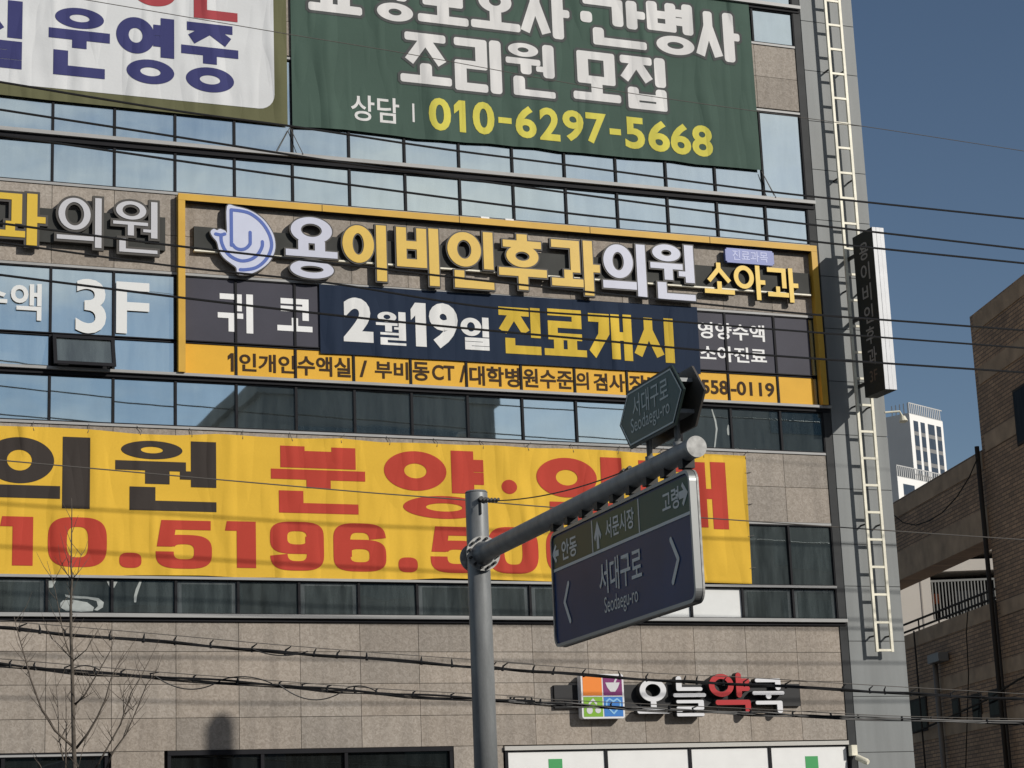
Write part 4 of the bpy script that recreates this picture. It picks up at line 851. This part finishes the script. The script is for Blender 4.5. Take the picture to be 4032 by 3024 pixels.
# street-name plates standing on the arm
pf = .11
suv = lambda x, y: uv('Q', x, y, pf, GP)
hexp = [suv(*q) for q in ((318, 920), (428, 508), (968, 155), (1112, 432), (1000, 862), (432, 1200))]
su0, su1 = hexp[0][0], hexp[3][0]; sv1 = (hexp[1][1] + hexp[2][1]) / 2; sv0 = (hexp[4][1] + hexp[5][1]) / 2; svm = (hexp[0][1] + hexp[3][1]) / 2
pi_ = (hexp[1][0] + hexp[5][0]) / 2 - su0; pi2 = su1 - (hexp[2][0] + hexp[4][0]) / 2; pi_ = (pi_ + pi2) / 2
sns = root('street_name_sign', 'pair of green pointed street-name plates standing on the gantry arm', 'street sign', GP.P((su0 + su1) / 2, AZ), ux=(AD.x, AD.y))
hx = lambda g: [(su0 - g * 1.3, (sv0 + sv1) / 2), (su0 + pi_ - g * .6, sv0 - g), (su1 - pi_ + g * .6, sv0 - g), (su1 + g * 1.3, (sv0 + sv1) / 2), (su1 - pi_ + g * .6, sv1 + g), (su0 + pi_ - g * .6, sv1 + g)]
SGRN = mat('street_green', (.028, .072, .056), .35, var=.08); SGR2 = mat('street_line', (.58, .63, .60), .5); SBK = mat('plate_back', (.10, .09, .082), .5, var=.1)
for side in (1, -1):
    o_ = MB().prism(GP, hx(.03), pf * side - (.02 if side > 0 else 0), pf * side + (0 if side > 0 else .02)); pl_ = o_.build('name_plate', SBK if side < 0 else mat('plate_edge', (.03, .045, .04), .5), sns)
    if side > 0:
        def ringhex(g0, g1): a, b = hx(g0), hx(g1); return [('p', [a[i], a[(i + 1) % 6], b[(i + 1) % 6], b[i]]) for i in range(6)]
        V, FC = drawn([('p', hx(.0))], (0, 0, 0, 0), GP, pf + .004); mk('plate_face', V, FC, SGRN, pl_)
        V, FC = drawn(ringhex(.003, -.013), (0, 0, 0, 0), GP, pf + .007); mk('plate_border', V, FC, SGR2, pl_)
        sb_ = lambda *q: box_of('Q', *q, pf, GP)
        lettering([('서대구로', sb_(468, 395, 945, 705), .006)], GP, pf + .008, SGR2, pl_); lettering([('Seodaegu-ro', sb_(450, 690, 968, 945), .002)], GP, pf + .008, SGR2, pl_)
for x in (680, 1055):
    u = uv('Q', x, 1100, 0, GP)[0]; p = GP.P(u, AZ + AR1 * .8); MB().tube([p, GP.P(u, sv1 - .08)], .028, 14).tube([GP.P(u, AZ + AR1 * .7), GP.P(u, AZ + AR1 + .03)], .045, 14).build('post', STEEL, sns, True)
u = uv('Q', 1055, 700, 0, GP)[0]
for v in (sv0 + .09, sv1 - .12): MB().box(GP, su0 + pi_ * .9, v, su1 - pi_ * .9, v + .035, -pf + .021, pf - .021).build('bracket', STEEL, sns)

# ================================================================== cables
def cable_pts(P, Y, steps=8):
    P = [FAC.P(*uv(c, x, y, Y), Y) for c, x, y in P]
    ks = [P[0] + (P[0] - P[1]) * (8 / max((P[1] - P[0]).length, .1))] + P + [P[-1] + (P[-1] - P[-2]) * (12 / max((P[-1] - P[-2]).length, .1))]
    out = []
    for i in range(len(ks) - 1):
        p0, p1, p2, p3 = ks[max(i - 1, 0)], ks[i], ks[i + 1], ks[min(i + 2, len(ks) - 1)]
        m1 = (p2 - p0) * (1 / max((p2 - p0).length, 1e-6)) * (p2 - p1).length; m2 = (p3 - p1) * (1 / max((p3 - p1).length, 1e-6)) * (p2 - p1).length
        for k in range(steps):
            t = k / steps; out.append(p1 * (2 * t**3 - 3 * t**2 + 1) + m1 * (t**3 - 2 * t**2 + t) + p2 * (-2 * t**3 + 3 * t**2) + m2 * (t**3 - t**2))
    return out + [ks[-1]]
LAB = [
 ('thin wire sagging across the white and green banners, highest of the overhead wires', .006, 7.0, WIREG, [('A', 540, 0), ('A', 1810, 215), ('B', 900, 325), ('T', 0, 480), ('T', 1340, 672), ('T', 2212, 806)]),
 ('black cable crossing the lower edge of the green banner', .0165, 7.5, CABLE, [('A', 0, 510), ('A', 1100, 690), ('B', 300, 795), ('B', 1200, 930), ('B', 1940, 1025), ('T', 830, 1020), ('T', 1380, 1080), ('T', 2212, 1167)]),
 ('black cable running along the upper window sill over the left banner windows', .0165, 7.8, CABLE, [('A', 0, 682), ('A', 1090, 850), ('B', 240, 965), ('B', 600, 1018), ('B', 1620, 1155), ('T', 570, 1135), ('T', 1060, 1197), ('T', 2212, 1330)]),
 ('black cable just above the gold frame, meeting its corner by the pillar', .0165, 8.2, CABLE, [('A', 0, 842), ('A', 330, 887), ('A', 1460, 1050), ('B', 600, 1150), ('B', 1940, 1325), ('T', 560, 1222), ('T', 1100, 1290), ('T', 2212, 1405)]),
 ('black cable crossing the whale emblem and the channel letters', .0165, 7.2, CABLE, [('D', 0, 283), ('D', 1000, 412), ('D', 2212, 548), ('E', 850, 512), ('E', 1710, 607), ('F', 850, 622), ('F', 1550, 690), ('F', 2212, 740)]),
 ('black cable passing under the channel letters over the navy banner top', .015, 7.6, CABLE, [('D', 0, 403), ('D', 1100, 552), ('D', 2000, 648), ('E', 1300, 752), ('F', 550, 722), ('F', 1300, 782), ('F', 2212, 850)]),
 ('black cable crossing the big 3F lettering and the opening date', .0165, 8.0, CABLE, [('D', 0, 604), ('D', 1090, 741), ('E', 0, 789), ('E', 870, 880), ('E', 2212, 1003), ('F', 850, 911), ('F', 1550, 964), ('F', 2212, 1008)]),
 ('thin grey wire level with the gantry pole head over the yellow banner', .008, 10.0, WIREG, [('G', 0, 335), ('G', 560, 385), ('G', 2212, 530), ('H', 1100, 490), ('H', 1750, 545), ('L', 1330, -2), ('L', 2032, 45)]),
]
for lab, r_, Y, mt, P in LAB:
    c = MB().tube(cable_pts(P, Y), r_, 6).build('overhead_cable', mt); tag(c, lab, 'cable', 'overhead cables in front of the building')
def bundle(lab, main, mess, Y, seed, strands=3, rad=.02, loops=()):
    r = root('cable_bundle', lab, 'cable', FAC.P(*uv(*main[0], Y), Y), group='bundled telecom cables')
    C = cable_pts(main, Y, 14); rr_ = random.Random(seed)
    for k in range(strands):
        ph = rr_.random() * 6; a = rr_.uniform(.004, .011); pts = [p + Vector((0, .02 * math.cos(i * .5 + ph + k), a * math.sin(i * .34 + ph + k * 2) - .009 * k)) for i, p in enumerate(C)]
        MB().tube(pts, rad * (.72 if k == 0 else .42), 6).build('strand', CABLE, r)
    M_ = cable_pts(mess, Y, 14); MB().tube(M_, .0055, 5).build('messenger_wire', WIREG, r)
    for k in range(12, len(C) - 12, 5):
        k += rr_.randint(-1, 1); p = C[k]; q = min(M_, key=lambda v: abs(v.x - p.x)); n_ = p + Vector((rr_.uniform(-.02, .02), 0, .03))
        MB().tube([p - Vector((0, 0, .035)), n_, n_.lerp(q, .8) + Vector((rr_.uniform(0, .05), 0, 0))], [.02, .014, .007], 5).build('hanger_tie', CABLE, r)
    for (a, b, sag, up) in loops:
        pa, pb = FAC.P(*uv(*a, Y), Y), FAC.P(*uv(*b, Y), Y)
        MB().tube([pa.lerp(pb, t / 16) + Vector((0, -.03, (-sag) * 4 * (t / 16) * (1 - t / 16))) for t in range(17)], .008, 5).build('slack_loop', CABLE, r)
bundle('upper thick bundle of black cables with hanger ties across the granite wall', [('I', 0, 540), ('I', 550, 597), ('I', 1450, 668), ('I', 2212, 738), ('J', 830, 780), ('J', 1690, 850), ('K', 0, 627), ('K', 600, 672), ('K', 1450, 732), ('L', 0, 1062), ('L', 800, 1106), ('L', 1300, 1136), ('L', 2032, 1170)],
       [('I', 0, 490), ('I', 1300, 600), ('I', 2212, 682), ('J', 1150, 757), ('J', 2212, 832), ('K', 0, 575), ('K', 1300, 665), ('L', 0, 1015), ('L', 1040, 1078), ('L', 2032, 1135)], 9.0, 3, 3, .021, [(('I', 1990, 715), ('J', 420, 735), .07, 0)])
bundle('lower tangled bundle of black cables with slack loops across the granite wall', [('I', 0, 832), ('I', 560, 885), ('I', 1250, 932), ('I', 2212, 1000), ('J', 720, 1040), ('J', 1300, 1080), ('J', 2212, 1130), ('K', 0, 898), ('K', 640, 940), ('K', 1240, 972), ('L', 0, 1262), ('L', 430, 1282), ('L', 1100, 1306), ('L', 2032, 1332)],
       [('I', 0, 792), ('I', 1240, 895), ('I', 2212, 968), ('J', 1100, 1035), ('J', 2212, 1095), ('K', 0, 872), ('K', 1240, 935), ('L', 0, 1235), ('L', 1100, 1290), ('L', 2032, 1312)], 9.4, 5, 5, .019,
       [(('I', 1230, 935), ('I', 1740, 968), .13, 0), (('J', 190, 995), ('J', 715, 1040), .16, 0), (('I', 560, 880), ('I', 780, 880), -.05, 0), (('J', 720, 1030), ('J', 960, 1050), -.05, 0), (('I', 1750, 960), ('I', 2150, 990), -.06, 0)])

# ================================================================== bare street tree
TY = 10.5
tree = root('bare_tree', 'leafless young street tree with thin upright branches at the left', 'tree', FAC.P(*uv('I', 600, 1657, TY), TY))
tree.location.z = 0; INV['bare_tree'] = Matrix.Translation(tree.location).inverted()
tr_ = random.Random(11)
def trace(P, dy0, dy1): n = len(P) - 1; return [FAC.P(*uv(c, x, y, TY + dy0 + (dy1 - dy0) * i / n), TY + dy0 + (dy1 - dy0) * i / n) for i, (c, x, y) in enumerate(P)]
ttop = trace([('I', 592, 1657), ('I', 585, 1500), ('I', 578, 1180), ('I', 572, 900), ('I', 562, 600), ('I', 560, 380), ('I', 570, 160), ('G', 442, 1000), ('G', 445, 850), ('G', 447, 640), ('G', 445, 570)], 0, 0)
base = Vector((ttop[0].x + .02, ttop[0].y, 0)); tall = [base, base.lerp(ttop[0], .6)] + ttop
MB().tube(tall, [.05, .04, .028, .026, .023, .021, .018, .016, .013, .010, .008, .005, .003], 9).build('trunk', mat('bark', (.10, .085, .07), .9, var=.3, vs=18, bump=.004, bs=50), tree, True)
TW = mat('twig_bark', (.12, .10, .082), .85, var=.2, vs=10)
BR = [([('I', 590, 1500), ('I', 430, 1360), ('I', 330, 1190), ('I', 245, 950), ('I', 205, 810), ('I', 175, 690), ('I', 140, 560), ('I', 108, 460)], -.3, .016),
      ([('I', 600, 1500), ('I', 690, 1390), ('I', 770, 1260), ('I', 830, 1120), ('I', 880, 950), ('I', 990, 730)], .4, .016),
      ([('I', 580, 1170), ('I', 670, 1080), ('I', 735, 970), ('I', 800, 860), ('I', 870, 730), ('I', 905, 610)], .35, .012),
      ([('I', 585, 1150), ('I', 680, 1095), ('I', 760, 1040)], .2, .008), ([('I', 575, 810), ('I', 680, 720), ('I', 775, 570)], .3, .009), ([('I', 560, 790), ('I', 470, 690), ('I', 400, 620)], -.3, .007),
      ([('I', 548, 760), ('I', 510, 620), ('I', 475, 470), ('I', 440, 250), ('I', 375, 20)], -.2, .008), ([('I', 570, 170), ('I', 520, 110), ('I', 485, 40)], -.2, .006), ([('I', 572, 170), ('I', 620, 110), ('G', 510, 900)], .2, .007), ([('I', 560, 300), ('I', 545, 100), ('G', 432, 870)], -.1, .006),
      ([('I', 840, 1657), ('I', 900, 1530), ('I', 1000, 1390), ('I', 1080, 1190), ('I', 1160, 1000), ('I', 1190, 960)], .5, .012), ([('I', 760, 1657), ('I', 850, 1500), ('I', 950, 1310), ('I', 980, 1230), ('I', 1040, 1060), ('I', 1120, 920), ('I', 1175, 820)], .3, .012),
      ([('I', 980, 1240), ('I', 980, 1090), ('I', 985, 980)], .3, .006), ([('I', 985, 1230), ('I', 1110, 1130)], .3, .006), ([('I', 1060, 1200), ('I', 960, 1110), ('I', 920, 1090)], .4, .005), ([('I', 1000, 1390), ('I', 1080, 1300)], .5, .005),
      ([('I', 520, 1657), ('I', 522, 1400), ('I', 518, 1180), ('I', 520, 1010)], -.4, .010), ([('I', 500, 1600), ('I', 470, 1420), ('I', 455, 1150), ('I', 435, 880)], -.5, .008), ([('I', 480, 1470), ('I', 400, 1390)], -.4, .006), ([('I', 330, 1657), ('I', 295, 1580)], -.5, .006), ([('I', 900, 1440), ('I', 810, 1290)], .4, .005), ([('I', 245, 950), ('I', 165, 870)], -.4, .005), ([('I', 700, 1380), ('I', 640, 1560), ('I', 620, 1657)], .1, .006), ([('I', 835, 1110), ('I', 780, 1110)], .5, .004), ([('I', 820, 780), ('I', 780, 735)], .4, .004)]
for P, dy, r_ in BR:
    pts = trace(P, 0, dy); n = len(pts); q = [p + Vector((tr_.uniform(-.008, .008), tr_.uniform(-.02, .02), 0)) for p in pts]
    MB().tube(q, [r_ * (1 - .75 * i / (n - 1)) for i in range(n)], 6).build('branch', TW, tree, True)

tw = MB()
for P, dy, r_ in BR:
    pts = trace(P, 0, dy)
    for i in range(1, len(pts)):
        for k in range(2):
            p = pts[i - 1].lerp(pts[i], tr_.random()); sgn_ = tr_.choice((-1, 1)); L_ = tr_.uniform(.12, .42)
            d1 = Vector((sgn_ * tr_.uniform(.3, .7), tr_.uniform(-.4, .4), tr_.uniform(.6, 1))).normalized(); q = p + d1 * L_ * .5; e_ = q + (d1 + Vector((tr_.uniform(-.3, .3), 0, .3))).normalized() * L_ * .5
            tw.tube([p, q, e_], [.0042, .003, .0015], 5)
for i in range(6, 60):
    p = tall[3].lerp(tall[-2], i / 60); a_ = tr_.random() * 6.28; L_ = tr_.uniform(.1, .3); d1 = Vector((math.cos(a_) * .5, math.sin(a_) * .5, 1)).normalized()
    if i % 3 == 0: tw.tube([p, p + d1 * L_], [.004, .0015], 5)
tag(tw.build('twigs', TW, tree), kind='stuff')

# ================================================================== brown brick building across the alley
bd = Vector((.2475, .969, 0)).normalized(); bo = at_depth(3856, 1781, 66); 
BP = Plane((bo.x, bo.y, 0), (-bd.x, -bd.y))     # u grows towards the camera (to the right in the picture); its n looks at the alley
if BP.n.dot(CP - bo) < 0: raise SystemExit('brick plane faces away')
bb = root('brick_building', 'brown brick building in shade across the alley, with a beam over an opening', 'building', (bo.x, bo.y, 0), ux=(BP.u.x, BP.u.y))
buv = lambda c, x, y, d=0: uv(c, x, y, d, BP)
BAND = mat('brick_band', (.30, .21, .135), .85, var=.25, vs=1.5); PIPE = mat('drain_pipe', (.035, .03, .026), .8, spec=.1); BWIN = glass_mat('dim_window', .03, (.6, .6, .6), (.012, .012, .012))
zr = buv('S', 3828, 1240)[1]; zp = (buv('M', 1360, 790)[1] + buv('M', 655, 1195)[1]) / 2; zbm = (buv('L', 1140, 345)[1] + buv('L', 1440, 195)[1]) / 2; zlw = (buv('L', 1175, 722)[1] + buv('L', 1600, 580)[1]) / 2
uo = buv('M', 1395, 900)[0]; ul = -26; ur = buv('S', 4032, 1500)[0] + 1.5
mb = MB(); mb.box(BP, uo, -.2, ur, zr, -14, 0); mb.box(BP, ul, zbm, uo - .01, zp, -.9, 0); mb.box(BP, ul, -.2, uo - .01, zlw, -.9, 0); mb.build('wall', BRICK, bb)
def band(z, u0, u1, h=.55, d=.03):
    MB().box(BP, u0, z, u1, z + h, .001, d).build('stone_band', BAND, bb)
bz = [buv('M', 1395, 800)[1], buv('M', 1345, 255)[1]]
for z in (bz[0], bz[1], zr - .62): band(z, uo + .35, ur)
band(zp - .62, ul, uo); band(zbm + .001, ul, uo, 1.0); band(zlw - .5, ul, uo, .5)
for c, x, y in (('L', 1860, 500), ('L', 1300, 1080), ('L', 1260, 1400)):
    z = buv(c, x, y)[1]; band(z - .4, uo + .35 if x > 1800 else ul, ur, .45)
MB().box(BP, ul, zlw - 8, uo - .02, zlw - 7.9, .001, .02).build('stone_band', BAND, bb)
for c, x0, y0, x1, y1 in (('M', 1665, 250, 1800, 690), ('L', 1245, 1180, 1350, 1390), ('L', 1540, 1180, 1578, 1290), ('L', 1680, 1150, 1730, 1310), ('L', 1800, 1120, 1862, 1285)):
    q = box_of(c, x0, y0, x1, y1, 0, BP); w_ = MB().box(BP, q[0] - .08, q[1] - .08, q[2] + .08, q[3] + .08, .001, .05).build('window', PIPE, bb); MB().box(BP, q[0], q[1], q[2], q[3], .051, .055).build('pane', BWIN, w_)
for x, r_, c, y in ((1800, .075, 'L', 60), (1850, .04, 'L', 300), (1340, .03, 'L', 1300)):
    u = buv(c, x, y)[0]; MB().tube([BP.P(u, 0, .18), BP.P(u, zp + .1 if r_ > .07 else zlw, .18)], r_, 10).build('drain_pipe', PIPE, bb, True)
q = box_of('L', 1388, 850, 1468, 912, .2, BP); MB().box(BP, q[0], q[1], q[2], q[3], .05, .4).build('meter_box', mat('grey_box', (.17, .165, .155), .6), bb)
u = buv('L', 1450, 1000)[0]; MB().tube([BP.P(u, -1, .2), BP.P(u, q[1], .2)], .09, 10).build('vent_pipe', mat('vent_pipe', (.15, .13, .11), .6), bb, True)
mb = MB()                                                          # guard rail on the low wall
for dz in (.22, .5): mb.tube([BP.P(ul, zlw + dz, -.3), BP.P(uo - .1, zlw + dz, -.3)], .04, 6)
k = ul
while k < uo: mb.tube([BP.P(k, zlw, -.3), BP.P(k, zlw + .5, -.3)], .03, 6); k += 2.2
mb.build('guard_rail', PIPE, bb)
mb = MB()                                                          # slack wires on the wall
def wall_wire(P, r_=.035): mb.tube([BP.P(*buv(c, x, y, .25), .25) for c, x, y in P], r_, 5)
wall_wire(r_=.022, P=[('M', 660, 1300), ('M', 740, 1365), ('M', 840, 1385), ('M', 950, 1350), ('M', 1060, 1280), ('M', 1180, 1150), ('M', 1280, 990), ('M', 1340, 850)]); wall_wire([('L', 1640, 470), ('L', 1625, 700), ('L', 1640, 1000), ('L', 1620, 1659)], .02); wall_wire([('L', 1255, 1410), ('L', 1480, 1310), ('L', 1760, 1180), ('L', 1990, 1035), ('L', 2032, 1015)], .035)
mb.build('wall_wire', mat('old_wire', (.03, .026, .022), .9, spec=.1), bb)
# pale block seen through the opening
pal = Plane(tuple(at_depth(3650, 2300, 100))[:2] + (0,), (RX.x, RX.y)); puv = lambda c, x, y: uv(c, x, y, 0, pal)
pb_ = root('parking_block', 'pale rendered building with a slatted balcony seen through the brick opening', 'building', pal.P(0, 0), ux=(RX.x, RX.y))
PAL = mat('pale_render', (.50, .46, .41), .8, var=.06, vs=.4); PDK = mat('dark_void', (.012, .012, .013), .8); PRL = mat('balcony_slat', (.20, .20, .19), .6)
q = box_of('L', 1378, 262, 1900, 600, 0, pal); q2 = box_of('L', 1450, 125, 1900, 182, 0, pal); wt = puv('L', 1700, 20)[1]; wl0 = puv('L', 1100, 400)[0] - 6; wr0 = puv('L', 1900, 300)[0] + 8
mb = MB(); mb.box(pal, wl0, 0, q[0], wt, -8, 0).box(pal, q[0] + .001, 0, wr0, q[1], -8, -.001).box(pal, q[0] + .001, q[3], wr0, q2[1], -8, -.001).box(pal, q[0] + .001, q2[3], wr0, wt, -8, -.001).box(pal, q[0] + .001, q2[1], q2[0], q2[3], -8, -.001); mb.build('wall', PAL, pb_)
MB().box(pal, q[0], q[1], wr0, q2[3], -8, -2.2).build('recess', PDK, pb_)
mb = MB(); n = 60; zt_ = puv('L', 1600, 318)[1]
for k in range(n): u = q[0] + .1 + k * .16; mb.box(pal, u, q[1], u + .055, zt_ - .1, -.35, -.25)
mb.box(pal, q[0], zt_ - .1, wr0, zt_, -.36, -.24); mb.build('balcony_slats', PRL, pb_)
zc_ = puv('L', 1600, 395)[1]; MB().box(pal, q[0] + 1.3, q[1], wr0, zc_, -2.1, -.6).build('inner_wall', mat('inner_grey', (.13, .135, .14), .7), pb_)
q = box_of('L', 1396, 418, 1448, 490, 0, pal); MB().box(pal, q[0], q[1], q[2], q[3], -.62, -.5).build('orange_crate', mat('orange_plastic', (.55, .12, .03), .5), pb_)
u = puv('L', 1300, 400)[0]; MB().box(pal, u, 0, u + .06, wt, .001, .03).build('wall_joint', mat('render_joint', (.3, .27, .24), .8), pb_)

# ================================================================== apartment tower far behind
ac = at_depth(3578, 1620, 400)
def tower(name, label, corner_px, D, floors, cols, wl_px, wr_px, seed):
    c = at_depth(*corner_px, D); ht = c.z
    fd = Vector((.90, .43, 0)).normalized(); gd = Vector((-.43, .90, 0)).normalized()
    FP = Plane((c.x, c.y, 0), fd); GPn = Plane((c.x, c.y, 0), -gd)
    wf = FP.uv(*wr_px)[0]; wg = abs(GPn.uv(*wl_px)[0])
    r = root(name, label, 'building', (c.x, c.y, 0), group='apartment blocks far behind', ux=(fd.x, fd.y))
    TWH = mat('tower_white', (.80, .79, .77), .7); TGR = mat('tower_grey', (.46, .46, .455), .75, var=.05, vs=.1); TDK = glass_mat('tower_glass', .2, (.7, .8, .9), (.03, .033, .04))
    P = lambda a, b, z: c + fd * a + gd * b + Vector((0, 0, z - c.z))
    V = [P(a, b, z) for z in (0, ht) for a, b in ((0, 0), (wf, 0), (wf, wg), (0, wg))]
    mk('body', V, [(3, 2, 1, 0), (4, 5, 6, 7), (0, 1, 5, 4), (1, 2, 6, 5), (2, 3, 7, 6), (3, 0, 4, 7)], TGR, r)
    mb = MB(); mb.box(FP, 0, 0, wf, ht - .2, .02, .1); mb.build('white_front', TWH, r)
    pr_ = MB()
    for k in range(int(wf / .7)): pr_.box(FP, .7 * k, ht, .7 * k + .25, ht + 2.0, 0, .1)
    pr_.box(FP, 0, ht + 1.9, wf, ht + 2.1, 0, .12)
    for k in range(int(wg / .9)): b = .9 * k; pr_.add([P(-.05, b, ht), P(-.05, b + .25, ht), P(-.05, b + .25, ht + 2), P(-.05, b, ht + 2)], [(0, 1, 2, 3)])
    pr_.build('roof_railing', TGR, r)
    for (a, b) in cols:
        for f in range(floors):
            z1_ = ht - 1.4 - f * 2.9; 
            o = MB().box(FP, a * wf, z1_ - 2.1, b * wf, z1_, .101, .13).build('window', TDK, r)
            MB().box(FP, a * wf, z1_ - 2.88, b * wf, z1_ - 2.11, .101, .12).build('spandrel', mat('tower_spandrel', (.20, .20, .20), .7), r)
    return r
tower('apartment_tower', 'tall white and grey apartment tower with dark window columns, far behind the brick parapet', (3578, 1625), 400, 9, ((.10, .24), (.31, .44), (.53, .73), (.79, .93)), px('M', 600, 540), px('M', 1058, 560), 1)
tower('apartment_tower', 'lower apartment block partly hidden in front of the taller white tower', (3531, 1872), 390, 4, ((.1, .32), (.42, .6), (.68, .8)), px('M', 560, 1000), px('M', 1100, 1050), 2)

# ================================================================== street furniture and buildings behind the viewer
up = root('utility_pole', 'concrete utility pole standing by the kerb, its shadow on the granite wall', 'pole', (13.15, -15, -.15))
CONC = mat('concrete', (.35, .34, .32), .85, var=.12, vs=4, bump=.003, bs=40)
MB().tube([(13.15, -15, -.15), (13.15, -15, 6), (13.15, -15, 12.8), (13.15, -15, 12.95)], [.25, .23, .215, .12], 20).build('shaft', CONC, up, True)
MB().bbox(13.0, -15.35, 11.2, 13.3, -15.2, 11.9).build('terminal_box', STEELD, up)
OPW = mat('opposite_wall', (.24, .235, .225), .85, var=.15, vs=.15); OPG = glass_mat('opposite_glass', .1)
def opposite(label, x0, x1, y, z, n, m_, c=None):
    r = root('opposite_building', label, 'building', ((x0 + x1) / 2, y, 0), group='buildings across the road')
    MB().bbox(x0, y - 14, -.1, x1, y, z).build('wall', c or OPW, r)
    MB().bbox(x0 - .3, y - 14.2, z + .001, x1 + .3, y + .2, z + .8).build('parapet', OPW, r)
    for j in range(m_):
        zz_ = 3.2 + j * (z - 3.6) / m_; MB().bbox(x0 + 1, y + .001, zz_, x1 - 1, y + .06, zz_ + 1.5).build('window_band', OPG, r)
opposite('long dark building across the road reflected in the lowest glass', -45, 19.4, -62, 18.5, 1, 4)
opposite('tall block across the road reflected in the second-floor glass', 19.5, 31.5, -60, 25, 1, 7)
opposite('mid-height block across the road beside the tall one', 31.6, 46.9, -64, 16, 1, 4)
opposite('broad tall block across the road reflected by the corner panes', 47, 62, -61, 28, 1, 7)
